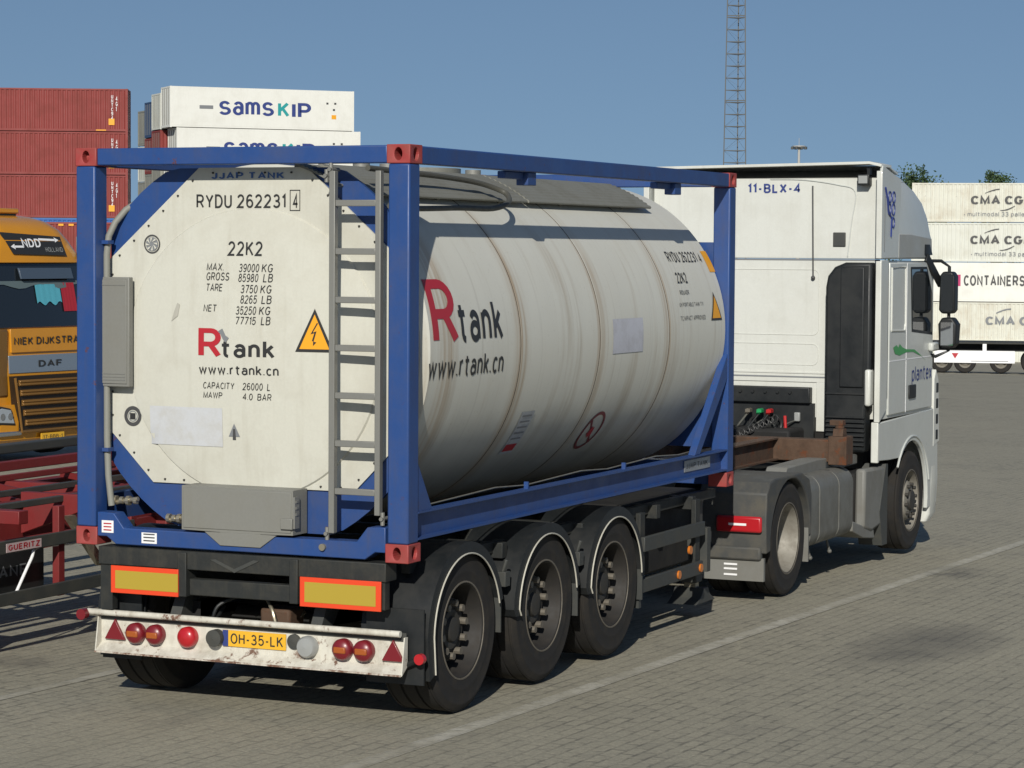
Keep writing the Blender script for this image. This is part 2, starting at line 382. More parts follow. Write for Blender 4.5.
    G['\u03b1'] = [[(x, y*1.38) for x, y in q] for q in G['a']]; G['\u03bc'] = [[(x, y*1.38) for x, y in q] for q in G['m']]
    G['-'] = [[(0, 2.9), (2, 2.9)]]
    G['.'] = [[(0, 0), (0, .55)]]
    G['*'] = [_a(.5, 2.5, .35, .35, 0, 360, 8)]
    return G
GL = _glyphs()
def ribbon(pts, t):
    """quads of one stroke of width t"""
    pts = [Vector(p) for p in pts]; pts = [pts[0]]+[b for a, b in zip(pts, pts[1:]) if (b-a).length > 1e-3]; closed = (pts[0]-pts[-1]).length < 1e-3
    if closed: pts = pts[:-1]
    n = len(pts); L_, R_ = [], []
    for i, p in enumerate(pts):
        a = pts[i-1] if (closed or i) else None; b = pts[(i+1) % n] if (closed or i < n-1) else None
        d0 = (p-a).normalized() if a is not None else None; d1 = (b-p).normalized() if b is not None else None
        if d0 is None: d0 = d1
        if d1 is None: d1 = d0
        n0 = Vector((-d0.y, d0.x)); n1 = Vector((-d1.y, d1.x)); m = n0+n1
        m = m.normalized() if m.length > 1e-3 else n0
        k = min(t/2/max(.2, m.dot(n0)), t*1.15); L_.append(p+m*k); R_.append(p-m*k)
    Q = []
    for i in range(n if closed else n-1):
        j = (i+1) % n; Q.append((L_[i], R_[i], R_[j], L_[j]))
    return Q
def text(name, body, mapper, w, h, mat, parent, bold=0.0, shear=0, sub=0, space=1.0, off=None):
    """painted lettering; mapper(u, v) puts a point (u right, v up, metres from the lower left corner) in space"""
    t = min(2.0, .95+bold*14); x = 0; y0l = 0; S = []
    for ln in body.split('\n'):
        x = 0
        for ch in ln:
            if ch == ' ': x += 2.6*space; continue
            st = GL.get(ch) or GL.get(ch.upper()) or GL['-']
            mx = max(p[0] for q in st for p in q)
            for q in st:
                S.append([(p[0]+x, p[1]+y0l) for p in q])
            x += mx+t+1.15*space
        y0l -= 9.5
    Q = []
    for k, q in enumerate(S):
        for c in ribbon(q, t): Q.append((k, c))
    xs = [p.x for _, c in Q for p in c]; ys = [p.y for _, c in Q for p in c]; x0, x1, y0, y1 = min(xs), max(xs), min(ys), max(ys)
    sx = w/(x1-x0); sy = h/(y1-y0); bm = bmesh.new()
    def P(u, v, lift):
        u = u+shear*(v-h/2)
        p = Vector(mapper(u, v)); du = Vector(mapper(u+1e-3, v))-p; dv = Vector(mapper(u, v+1e-3))-p
        return p+du.cross(dv).normalized()*lift
    for k, c in Q:
        c = [((p.x-x0)*sx, (p.y-y0)*sy) for p in c]; lift = .00012*(k % 7)
        hh = max(abs(c[0][1]-c[3][1]), abs(c[1][1]-c[2][1])); n = max(1, int(math.ceil(hh/sub))) if sub else 1
        for i in range(n):
            f0, f1 = i/n, (i+1)/n
            q = [(c[0][j]+(c[3][j]-c[0][j])*f0 for j in (0, 1)), (c[1][j]+(c[2][j]-c[1][j])*f0 for j in (0, 1)), (c[1][j]+(c[2][j]-c[1][j])*f1 for j in (0, 1)), (c[0][j]+(c[3][j]-c[0][j])*f1 for j in (0, 1))]
            try: bm.faces.new([bm.verts.new(P(*tuple(e), lift)) for e in q])
            except ValueError: pass
    bmesh.ops.remove_doubles(bm, verts=bm.verts, dist=1e-6)
    if off is None and parent is not None:
        q = parent
        while q.parent: q = q.parent
        off = q.location if q.get('_abs') else None
    if off is not None: bmesh.ops.translate(bm, vec=-Vector(off), verts=bm.verts)
    me = bpy.data.meshes.new(name); bm.to_mesh(me); bm.free(); me.materials.append(M[mat])
    o = bpy.data.objects.new(name, me); COL.objects.link(o)
    if parent: o.parent = parent
    return o
def flatpoly(pts2, mapper, mb=None):
    mb = mb or MB(); mb.face([Vector(mapper(*p)) for p in pts2]); return mb

def g(x, y=0):                                     # height of the yard (it falls away beyond the trucks)
    k = .0234*8*math.log1p(math.exp(min(60, (x-25)/8))) if x < 230 else .0234*(230-25)
    return -1.03-.0075*x-k

# ------------------------------------------------------------------ the yard
mb = MB(); xs = [-300, -60, -20, -10, 0, 10, 16, 20, 24, 28, 32, 38, 46, 60, 90, 140, 230, 260, 500, 1500, 4000]; ys = [-1800, -200, -60, -20, 0, 20, 60, 200, 1800]
V = [[mb.b.verts.new((x, y, g(x))) for y in ys] for x in xs]
for i in range(len(xs)-1):
    for j in range(len(ys)-1): mb.b.faces.new([V[i][j], V[i+1][j], V[i+1][j+1], V[i][j+1]])
tag(mb.build('ground', 'ground', smooth=180), kind='structure')
def stripe(name, x0, y0, x1, y1, w):
    m_ = MB(); n = 24; d = Vector((x1-x0, y1-y0)).normalized(); nx, ny = -d.y*w/2, d.x*w/2; P = []
    for i in range(n+1):
        x = x0+(x1-x0)*i/n; y = y0+(y1-y0)*i/n; P.append(m_.v([(x+nx, y+ny, g(x)+.0025), (x-nx, y-ny, g(x)+.0025)]))
    for a, b in zip(P, P[1:]): m_.b.faces.new([a[0], a[1], b[1], b[0]])
    tag(m_.build(name, 'line'), kind='structure')
stripe('lane_line', -4, -1.36, 24, -2.38, .14)
stripe('lane_line', -8, 1.98, 9, 1.385, .11)

# ------------------------------------------------------------------ tank container
TC = root('tank_container', 'white cylindrical tank in a blue open frame with red corner castings', 'tank container', (0, 0, 0))
W, L, H = 1.219, 6.058, 2.591
def casting(x, y, z):
    x0, x1 = (0, .178) if x == 0 else (L-.178, L); s_ = 1 if y > 0 else -1; y0, y1 = sorted((s_*W, s_*(W-.162)))
    z0, z1 = (0, .118) if z == 0 else (H-.118, H)
    zc = (z0+z1)/2
    def slot(ax, c1, c2, rx, ry, a, b):
        m_ = MB(); pts = [(c1+rx*cos(t*pi/8)*(1 if abs(cos(t*pi/8)) < .99 else 1), c2+ry*sin(t*pi/8)) for t in range(16)]
        return m_.prism(pts, ax, a, b)
    xf = -.02 if x == 0 else L+.02
    cut = slot(0, (y0+y1)/2, zc, .027, .040, min(xf, xf+(.14 if x == 0 else -.14)), max(xf, xf+(.14 if x == 0 else -.14)))
    t = slot(1, (x0+x1)/2, zc, .036, .040, *sorted((s_*(W+.02), s_*(W-.08))))
    me_ = bpy.data.meshes.new('q'); t.b.to_mesh(me_); t.b.free(); cut.b.from_mesh(me_); bpy.data.meshes.remove(me_)
    o = B(x0, x1, y0, y1, z0, z1).build('corner_casting', 'red', TC, cut=cut)
    md = o.modifiers.new('bevel', 'BEVEL'); md.width = .006; md.segments = 2; md.limit_method = 'ANGLE'; md.angle_limit = R(60)
for x in (0, 1):
    for y in (-1, 1):
        for z in (0, 1): casting(x, y, z)
for s_ in (1, -1):                                  # rear posts: folded open section, thick
    y0, y1 = sorted((s_*(W-.003), s_*(W-.150)))
    B(.004, .150, y0, y1, .118, H-.118).build('corner_post', 'blue', TC, bev=.012)
    B(L-.150, L-.004, y0, y1, .118, H-.118).build('corner_post', 'blue', TC, bev=.012)
    y0, y1 = sorted((s_*(W-.004), s_*(W-.080)))
    B(.178, L-.178, y0, y1, H-.117, H-.006).build('top_rail', 'blue', TC, bev=.008)
    # bottom rail: channel with its web set back between two flanges
    o_ = s_*(W-.004); i_ = s_*(W-.085)
    pr = [(o_, .135), (o_, .147), (s_*(W-.06), .147), (s_*(W-.06), .300), (o_, .300), (o_, .312), (i_, .312), (i_, .135)]
    MB().prism(pr, 0, .150, L-.150).build('bottom_rail', 'blue', TC, smooth=0)
B(.010, .110, -(W-.162), W-.162, H-.114, H-.004).build('end_beam', 'blue', TC, bev=.008)
B(L-.11, L-.010, -(W-.162), W-.162, H-.114, H-.004).build('end_beam', 'blue', TC, bev=.008)
half = [(0, .012), (.915, .012), (.985, .060), (1.057, .060), (1.057, .218), (1.02, .218), (.93, .214), (.855, .120), (0, .118)]
MB().prism(half+[(-y, z) for y, z in half[::-1][1:-1]], 0, .006, .130).build('end_sill', 'blue', TC, bev=.006)
B(L-.13, L-.006, -1.057, 1.057, .012, .2).build('end_sill', 'blue', TC, bev=.006)
# support ring: big plate behind the end panel, its circle cut off by the frame
def clipdisc(Rr, yc, zl, zh, zc=1.3, n=72):
    P = []
    for k in range(n):
        a = 2*pi*k/n; P.append((max(-yc, min(yc, Rr*cos(a))), max(zl, min(zh, zc+Rr*sin(a)))))
    Q = [P[0]]
    for p in P[1:]:
        if (Vector(p)-Vector(Q[-1])).length > .002: Q.append(p)
    return Q
MB().prism(clipdisc(1.312, 1.075, .13, 2.46), 0, .205, .235).build('support_ring', 'blue', TC)
fr = [(-1.06, .32), (-1.06, 2.02), (-.72, 2.02), (-.2, 2.46), (.2, 2.46), (.72, 2.02), (1.06, 2.02), (1.06, .32)]
MB().prism(fr, 0, L-.085, L-.055).build('support_ring', 'blue', TC)
for s_ in (-1, 1):                                  # sloping braces between bottom rails and front posts
    y0, y1 = sorted((s_*(W-.01), s_*(W-.07)))
    MB().prism([(5.14, .313), (5.26, .313), (5.905, .90), (5.905, 1.10)], 1, y0, y1).build('brace', 'blue', TC, bev=.004)
    MB().prism([(.151, .313), (.36, .313), (.151, .62)], 1, s_*(W-.012), s_*(W-.03)).build('gusset', 'blue', TC)
    for x in (1.93, 4.76):
        B(x-.07, x+.07, *sorted((s_*(W-.03), s_*(W-.12))), 2.385, 2.474).build('rail_bracket', 'blue', TC, bev=.006)
        B(x-.38, x-.08, *sorted((s_*(W-.06), s_*(W-.12))), 2.425, 2.474).build('rail_bracket', 'blue', TC, bev=.006)
# tank shell
ZC, TR = 1.3, 1.19
prof = [(.26, .001), (.26, 1.05), (.30, 1.15), (.36, TR)]
seams = (1.76, 3.18, 4.60)
for sx in seams: prof += [(sx-.010, TR), (sx-.006, TR-.004), (sx+.006, TR-.004), (sx+.010, TR)]
prof += [(5.89, TR), (5.945, 1.14), (5.955, 1.0), (5.955, .001)]
SH = MB().lathe(prof, (0, 0, ZC), 0, 128).build('tank_shell', 'tank', TC, smooth=25)
for sx in seams:
    MB().lathe([(sx-.005, TR-.003), (sx-.005, TR+.0005), (sx+.005, TR+.0005), (sx+.005, TR-.003)], (0, 0, ZC), 0, 128, closed=True).build('seam_strap', paint('seam dirt', (.12, .10, .075), .7) if 'seam' not in M else 'seam', SH)
    M['seam'] = bpy.data.materials['seam dirt']
# end panel with its shallow dome
DC, DR, DH = 1.27, .93, .055
def surf(y, z):
    d = math.hypot(y, z-DC)/DR
    return .188-(DH*(1-d)**.75+.012 if d < 1 else 0)
octo = [(0, 2.462), (.395, 2.462), (1.082, 1.862), (1.082, .752), (.742, .412), (0, .412)]
OC = octo+[(-y, z) for y, z in octo[::-1][1:-1]]
def raydist(a):
    d = (cos(a), sin(a)); best = 9
    for p, q in zip(OC, OC[1:]+OC[:1]):
        px, pz, qx, qz = p[0], p[1]-DC, q[0], q[1]-DC; ex, ez = qx-px, qz-pz; den = d[0]*ez-d[1]*ex
        if abs(den) < 1e-9: continue
        t = (px*ez-pz*ex)/den; w_ = (px*d[1]-pz*d[0])/den
        if t > 0 and -1e-6 <= w_ <= 1+1e-6: best = min(best, t)
    return best
angs = sorted(set([round(2*pi*k/96, 5) for k in range(96)]+[round(math.atan2(z-DC, y) % (2*pi), 5) for y, z in OC]))
mb = MB(); rings = []
for rr in (.001, .1, .2, .3, .4, .5, .6, .7, .8, .86, .9, .925, DR+.004):
    rings.append(mb.v([(surf(rr*cos(a), DC+rr*sin(a)), rr*cos(a), DC+rr*sin(a)) for a in angs]))
for xx in (.188, .203): rings.append(mb.v([(xx, max(DR+.006, raydist(a))*cos(a) if False else raydist(a)*cos(a), DC+raydist(a)*sin(a)) for a in angs]))
for A, Bq in zip(rings, rings[1:]):
    for k in range(len(angs)): j = (k+1) % len(angs); mb.b.faces.new([A[k], A[j], Bq[j], Bq[k]])
EP = mb.build('end_panel', 'panel', TC, smooth=30)
mb = MB()
for p, q in zip(OC, OC[1:]+OC[:1]):
    n = max(1, round(math.hypot(p[0]-q[0], p[1]-q[1])/.16))
    for k in range(n):
        y, z = p[0]+(q[0]-p[0])*(k+.5)/n, p[1]+(q[1]-p[1])*(k+.5)/n; y *= .972; z = DC+(z-DC)*.972
        mb.cyl((0, y, z), 0, .178, .189, .0065, 8)
mb.build('rivets', 'hub', EP)
def em(y0, z0, lift=.004):
    y0 -= (.188-surf(y0, z0))*.60
    return lambda a, b: (surf(y0-a, z0+b)-lift, y0-a, z0+b)
def etext(body, y0, y1, z0, z1, mat='blk', bold=.0, shear=0, nm='lettering'): return text(nm, body, em(y0, z0), y0-y1, z1-z0, mat, EP, bold, shear, sub=.08)
etext('JJAP TANK', .30, -.235, 2.385, 2.437, 'jlet', .05)
etext('RYDU 262231', .412, -.246, 2.203, 2.298, bold=.012)
etext('4', -.296, -.332, 2.205, 2.300, bold=.012)
mb = MB()
for a0, a1, b0, b1 in ((-.276, -.281, 2.185, 2.318), (-.346, -.351, 2.185, 2.318), (-.276, -.351, 2.185, 2.19), (-.276, -.351, 2.313, 2.318)):
    mb.face([(surf(y, z)-.004, y, z) for y, z in ((a0, b0), (a1, b0), (a1, b1), (a0, b1))])
mb.build('digit_box', 'blk', EP)
etext('22K2', .185, -.075, 1.897, 1.99, bold=.012)
for bd, ya, yb, zc_ in (('MAX.', .333, .205, 1.827), ('GROSS', .337, .165, 1.764), ('TARE', .337, .218, 1.695), ('NET', .357, .262, 1.560)):
    etext(bd, ya, yb, zc_-.026, zc_+.026, shear=.12)
for bd, ya, yb, zc_ in (('39000', .095, -.052, 1.82), ('KG', -.072, -.152, 1.82), ('85980', .10, -.045, 1.757), ('LB', -.082, -.152, 1.757), ('3750', .082, -.040, 1.685), ('KG', -.062, -.142, 1.685), ('8265', .085, -.035, 1.619), ('LB', -.070, -.142, 1.619), ('35250', .118, -.030, 1.548), ('KG', -.052, -.133, 1.548), ('77715', .120, -.028, 1.484), ('LB', -.066, -.133, 1.484)):
    etext(bd, ya, yb, zc_-.027, zc_+.027, shear=.12)
etext('R', .397, .225, 1.247, 1.430, 'rlet', .028)
etext('tank', .222, -.165, 1.244, 1.352, 'blk', .028)
etext('www.rtank.cn', .392, -.200, 1.128, 1.193, bold=.015)
etext('CAPACITY', .360, .125, 1.040, 1.086, shear=.1); etext('26000  L', .070, -.132, 1.038, 1.085, shear=.1)
etext('MAWP', .358, .215, .976, 1.022, shear=.1); etext('4.0  BAR', .068, -.142, .974, 1.021, shear=.1)
def tri(cx, cz, w, h, mapper, e=0.0):
    def ins(k): return [(cx-w/2*k, cz-h/2+h*(1-k)*.33), (cx+w/2*k, cz-h/2+h*(1-k)*.33), (cx, cz-h/2+h*(1-k)*.33+h*k)]
    return ins
y0, z0 = -.314, 1.292
k = em(y0, z0, .004); k2 = em(y0, z0, .0055); k3 = em(y0, z0, .007)
def grid_tri(P, mp):
    m_ = MB(); a, b, c = [Vector(p) for p in P]; n = 6; G = {}
    for i in range(n+1):
        for j in range(n+1-i):
            q = a+(b-a)*i/n+(c-a)*j/n; G[i, j] = m_.b.verts.new(mp(q.x, q.y))
    for i in range(n):
        for j in range(n-i):
            m_.b.faces.new([G[i, j], G[i+1, j], G[i, j+1]])
            if j < n-i-1: m_.b.faces.new([G[i+1, j], G[i+1, j+1], G[i, j+1]])
    return m_
grid_tri([(0, 0), (.27, 0), (.135, .275)], k).build('warning_triangle', 'blk', EP)
WT = grid_tri([(.030, .018), (.240, .018), (.135, .238)], k2).build('warning_triangle', 'warn', EP)
flatpoly([(.152, .185), (.108, .112), (.135, .120), (.118, .070), (.127, .068), (.126, .038), (.150, .062), (.130, .066), (.150, .132), (.124, .124), (.160, .182)], k3).build('flash_symbol', 'blk', WT)
def disc(y, z, r0, r1, mat, nm, lift=.004, n=32):
    m_ = MB(); A = m_.v([(surf(y, z)-lift, y+r1*cos(2*pi*i/n), z+r1*sin(2*pi*i/n)) for i in range(n)])
    if r0 > 0:
        Bv = m_.v([(surf(y, z)-lift, y+r0*cos(2*pi*i/n), z+r0*sin(2*pi*i/n)) for i in range(n)])
        for i in range(n): m_.b.faces.new([A[i], A[(i+1) % n], Bv[(i+1) % n], Bv[i]])
    else: m_.b.faces.new(A)
    return m_.build(nm, mat, EP)
disc(.748, 1.969, .052, .062, 'dgrey', 'round_mark'); disc(.748, 1.969, 0, .046, 'lgrey', 'round_mark', .005)
m_ = MB()
for a in range(0, 360, 45): m_.face([(.178, .748+.012*cos(R(a-40)), 1.969+.012*sin(R(a-40))), (.178, .748+.043*cos(R(a-12)), 1.969+.043*sin(R(a-12))), (.178, .748+.043*cos(R(a+8)), 1.969+.043*sin(R(a+8)))])
m_.build('round_mark', 'panel', EP)
disc(.897, .840, .042, .066, 'dgrey', 'round_mark'); disc(.897, .840, .030, .036, 'lgrey', 'round_mark'); B(.181, .184, .877, .917, .820, .860).build('round_mark', 'blk', EP)
k = em(.17, .735); grid_tri([(0, 0), (.084, 0), (.042, .085)], k).build('small_triangle', 'lgrey', EP)
flatpoly([(.030, -.02), (.054, -.02), (.050, .05), (.034, .05)], em(.17, .735, .006)).build('small_triangle', 'dgrey', EP)
mp = em(.752, .665, .004)
m_ = MB(); n = 12
Gv = [[m_.b.verts.new(mp(.56*i/n, .25*j/6)) for j in range(7)] for i in range(n+1)]
for i in range(n):
    for j in range(6): m_.b.faces.new([Gv[i][j], Gv[i+1][j], Gv[i+1][j+1], Gv[i][j+1]])
m_.build('faded_sticker', paint('faded white sticker', (.54, .555, .57), .5, 'aaa594', .6, scale=6), EP)
flatpoly([(0, .10), (.035, .12), (.06, .075), (.085, .06), (.06, .03), (.04, .05), (.02, .085)], em(.253, 1.31, .005)).build('scuff_mark', 'lgrey', EP)
flatpoly([(0, 0), (.05, .035), (.065, .11), (.045, .12), (.02, .06)], em(.60, 1.47, .005)).build('scuff_mark', paint('faint scuff', (.45, .44, .38), .6), EP)
# grey document box on the left, its conduit
BX = B(.095, .145, .868, 1.104, 1.035, 1.752).build('document_box', 'grey', TC, bev=.006)
B(.088, .095, .884, 1.092, 1.055, 1.735).build('box_door', 'grey', BX, bev=.004)
m_ = MB()
for zz in (1.70, 1.12, 1.10, 1.08): m_.box(.085, .088, .895, 1.080, zz-.003, zz+.003)
m_.build('box_rib', 'galv', BX)
cb = [(.12, 1.055, 1.752), (.12, 1.055, 1.90), (.13, 1.045, 2.02), (.155, 1.01, 2.11), (.20, .96, 2.19), (.27, .90, 2.25)]
MB().tube(cb, .022, 12).build('cable_conduit', 'hose', TC)
MB().tube([(.12, 1.055, 1.035), (.12, 1.055, .70), (.12, 1.045, .45), (.12, 1.02, .25)], .022, 12).build('cable_conduit', 'hose', TC)
for zz in (1.98, .62): B(.08, .15, 1.02, 1.10, zz-.012, zz+.012).build('cable_clip', 'blue', TC)
# fittings low on the left
for (y, z, dy) in ((1.01, .27, -.22), (.60, .17, -.18)):
    m_ = MB().tube([(.16, y, z), (.15, y+dy*.5, z+.02), (.15, y+dy*.8, z+.03)], .015, 10)
    for q, w_ in ((0, .030), (.22, .024), (.45, .032), (.7, .022)): m_.cyl((.155, 0, z+.015), 1, y+dy*q-.012, y+dy*q+.012, w_, 10)
    m_.build('valve_fitting', 'brass', TC)
B(.15, .19, .40, .44, .13, .22).build('valve_fitting', 'black', TC)
# valve cabinet
CB = MB().prism([(.408, .136), (.408, .421), (-.408, .421), (-.408, .136), (-.172, .132), (-.172, .130), (.122, .130), (.122, .132)], 0, -.004, .18).build('valve_cabinet', 'grey', TC, bev=.006)
MB().prism([(.238, .130), (-.288, .130), (-.172, .046), (.122, .046)], 0, -.006, .02).build('cabinet_spout', 'grey', CB, bev=.003)
B(-.010, -.004, -.395, .395, .150, .408).build('cabinet_door', 'grey', CB, bev=.003)
m_ = MB()
for zz in (.35, .31, .27): m_.box(0, .03, -.43, -.412, zz-.008, zz+.008)
m_.box(-.01, .05, -.425, -.412, .18, .38); m_.build('hinge', 'galv', CB)
B(-.03, .02, -.415, -.33, .175, .245).build('latch', 'grey', CB, bev=.004)
# small stickers on the sill
for y0_, y1_, z0_, z1_, tx in ((1.02, .93, .085, .165, ('xxxxxx', 'xxxxxx')), (.715, .60, .03, .10, None)):
    st = B(.0015, .0045, y1_, y0_, z0_, z1_).build('sticker', 'wlet', TC)
    m_ = MB()
    for k_ in range(3): m_.box(-.0005, .0012, y1_+.015, y0_-.015, z0_+.014+k_*.021, z0_+.022+k_*.021)
    m_.build('sticker_print', 'rlet' if tx else 'dgrey', st)
MB().cyl((0, -.62, .075), 0, -.015, .006, .022, 16).build('drain_plug', 'brass', TC)
# ladder
LD = MB(); LD.box(.000, .045, -.698, -.657, .165, 2.43); LD.box(.000, .045, -1.018, -.980, .290, 2.43)
LD.build('ladder_rail', 'galv', TC, bev=.004)
for z in (2.23, 1.93, 1.628, 1.328, 1.030, .730, .430):
    B(.006, .038, -.980, -.698, z-.020, z+.020).build('ladder_rung', 'galv', TC, bev=.004)
for y, z in ((-.64, .16), (-1.03, .27), (-.66, 2.44), (-.63, 2.40)):
    MB().tube([(.02, y, z-.04), (.02, y, z+.04)], .014, 8).cyl((0, y, z), 0, -.005, .12, .013, 8).build('ladder_bolt', 'galv', TC)
# walkway: curved ribbed plates standing off the shell, right of the crown
def arcplate(x0, x1, a0, a1, rr, th, mat, nm, parent, ribs=True, n=40):
    m_ = MB(); P = []
    for i in range(n+1):
        a = R(a0+(a1-a0)*i/n); q = rr+(.005 if (ribs and i % 4 in (1, 2)) else 0)
        P.append((-q*cos(a), ZC+q*sin(a)))
    for i in range(n, -1, -1):
        a = R(a0+(a1-a0)*i/n); P.append((-(rr-th)*cos(a), ZC+(rr-th)*sin(a)))
    return m_.prism(P, 0, x0, x1).build(nm, mat, parent, smooth=20)
WK = arcplate(.40, 2.85, 53, 73, TR+.055, .012, 'slat', 'walkway', TC)
arcplate(2.88, 5.32, 53, 73, TR+.055, .012, 'slat', 'walkway', TC)
arcplate(.14, .39, 58, 74, TR+.040, .012, 'slat', 'walkway', TC)
m_ = MB()
for x in (.45, 1.5, 2.5, 3.6, 4.85):
    for a in (56, 64, 71):
        c = (x, -(TR+.02)*cos(R(a)), ZC+(TR+.02)*sin(R(a))); m_.box(-.02, .02, -.02, .02, -.03, .025, Matrix.Translation(c) @ Matrix.Rotation(R(90-a), 4, 'X'))
m_.build('walkway_bracket', 'slat', TC)
m_ = MB()
for x in [.35+.28*i for i in range(17)]: m_.box(x, x+.16, -.36, -.34, 2.46, 2.475)
m_.box(.2, 4.95, -.34, -.30, 2.455, 2.48); m_.build('walkway_kerb', 'galv', TC)
hz = [(.16, -1.00, 2.215), (.55, -.99, 2.205), (1.2, -.985, 2.22), (1.75, -.97, 2.225), (2.1, -.93, 2.27), (2.27, -.85, 2.33), (2.25, -.78, 2.37), (2.05, -.72, 2.41), (1.6, -.70, 2.435), (1.0, -.70, 2.45), (.4, -.72, 2.46)]
def smoothpts(P, n=6):
    P = [Vector(p) for p in P]; out = []
    for i in range(len(P)-1):
        a, b, c, d = P[max(i-1, 0)], P[i], P[i+1], P[min(i+2, len(P)-1)]
        for k_ in range(n):
            t = k_/n; out.append(.5*((2*b)+(c-a)*t+(2*a-5*b+4*c-d)*t*t+(3*b-a-3*c+d)*t**3))
    return out+[P[-1]]
MB().tube(smoothpts(hz), .019, 10).build('vapour_hose', 'hoseb', TC)
# manhole dome cover and valves on the crown (just above the rail line)
m_ = MB().cyl((2.6, 0, 0), 2, 2.46, 2.53, .30, 28); m_.build('manhole', 'slat', TC)
for x in (1.5, 1.9, 3.3): MB().cyl((x, -.1, 0), 2, 2.47, 2.54, .06, 14).build('relief_valve', 'galv', TC)
# lettering and decals on the right side of the shell
def sm(x0, z0, lift=.004):
    a0 = math.asin((z0-ZC)/TR)
    return lambda a, b: (x0+a, -(TR+lift)*cos(a0+b/TR), ZC+(TR+lift)*sin(a0+b/TR))
def stext(body, x0, x1, z0, z1, mat='blk', bold=0.0, shear=0):
    h = TR*(math.asin((z1-ZC)/TR)-math.asin((z0-ZC)/TR)); return text('lettering', body, sm(x0, z0), x1-x0, h, mat, SH, bold, shear, sub=.03)
stext('R', .40, .77, 1.355, 1.755, 'rlet', .02)
stext('tank', .80, 1.46, 1.345, 1.60, 'blk', .022)
stext('www.rtank.cn', .335, 1.475, 1.115, 1.265, 'blk', .01)
stext('RYDU 262231', 4.93, 5.60, 1.855, 1.945, 'blk', .01); stext('4', 5.65, 5.70, 1.855, 1.93, 'blk', .01)
stext('22K2', 4.93, 5.17, 1.69, 1.775, 'blk', .03)
stext('RIDUADR', 4.925, 5.13, 1.60, 1.638, 'dgrey'); stext('UN PORTABLE TANK T11', 4.86, 5.40, 1.505, 1.540, 'dgrey'); stext('TC IMPACT APPROVED', 4.85, 5.42, 1.395, 1.435, 'dgrey')
def spatch(x0, x1, z0, z1, mat, nm, lift=.004, lean=0, parent=None):
    h = TR*(math.asin((z1-ZC)/TR)-math.asin((z0-ZC)/TR)); mp_ = sm(x0, z0, lift); m_ = MB(); n = 8
    G = [[m_.b.verts.new(mp_((x1-x0)*i+lean*j/n, h*j/n)) for i in (0, 1)] for j in range(n+1)]
    for j in range(n): m_.b.faces.new([G[j][0], G[j][1], G[j+1][1], G[j+1][0]])
    return m_.build(nm, mat, parent or SH)
spatch(5.77, 5.90, 1.775, 1.945, 'warn', 'orange_label'); 
stext('xx', 5.78, 5.88, 1.80, 1.84, 'dgrey') if False else None
def stri(P, mp_, mat, nm, parent=None): return grid_tri(P, mp_).build(nm, mat, parent or SH)
stri([(0, 0), (.26, 0), (.13, .235)], sm(5.55, 1.385), 'blk', 'warning_triangle')
stri([(.03, .016), (.23, .016), (.13, .20)], sm(5.55, 1.385, .0055), 'warn', 'warning_triangle')
spatch(3.42, 4.03, 1.185, 1.44, 'paper', 'faded_sticker')
PL = spatch(2.0, 2.22, .53, .83, paint('worn data label', (.42, .44, .46), .5, '77736c', .6, scale=10), 'data_label', lean=-.0)
for z in (.80, .76, .72, .68, .64): spatch(2.03, 2.19, z-.006, z+.006, 'lgrey', 'label_print', .006, parent=PL)
spatch(2.02, 2.20, .55, .60, 'rlet', 'label_print', .006, parent=PL)
def sring(x, z, r0, r1, mat, nm):
    mp_ = sm(x, z, .0045); m_ = MB(); n = 36
    A = m_.v([mp_(r1*cos(2*pi*i/n), r1*sin(2*pi*i/n)) for i in range(n)]); Bv = m_.v([mp_(r0*cos(2*pi*i/n), r0*sin(2*pi*i/n)) for i in range(n)])
    for i in range(n): m_.b.faces.new([A[i], A[(i+1) % n], Bv[(i+1) % n], Bv[i]])
    return m_.build(nm, mat, SH)
SR = sring(3.545, .60, .150, .178, plain('maroon print', (.18, .02, .025), .5), 'prohibition_sign')
mp_ = sm(3.545, .60, .0045)
flatpoly([(-.05, -.02), (.0, -.06), (.05, -.03), (.03, .04), (.01, .03), (-.02, .05)], mp_).build('prohibition_sign', 'rlet', SR)
flatpoly([(-.12, .10), (-.10, .12), (.12, -.10), (.10, -.12)], mp_).build('prohibition_sign', bpy.data.materials['maroon print'], SR)
# plate on the bottom rail, small bright cable along it
PN = B(5.02, 5.62, -(W-.056), -(W-.052), .185, .275).build('name_plate', paint('riveted plate', (.36, .38, .40), .4, '5a5a55', .4, metal=.5), TC)
text('plate_lettering', 'JJAP TANK', lambda a, b: (5.06+a, -(W-.051)-.0, .205+b), .50, .05, 'dgrey', PN, .02)
m_ = MB().tube([(.5+.5*i, -1.12, .325+.012*((i*7) % 3)) for i in range(11)], .006, 6); m_.build('ground_wire', 'brass', TC)
B(.20, .26, -1.195, -1.15, .40, .46).build('lever', 'galv', TC)
for x in (1.9, 3.7): B(x-.01, x+.01, -(W-.03), -(W-.06), .312, .36).build('tie_lug', 'blue', TC)

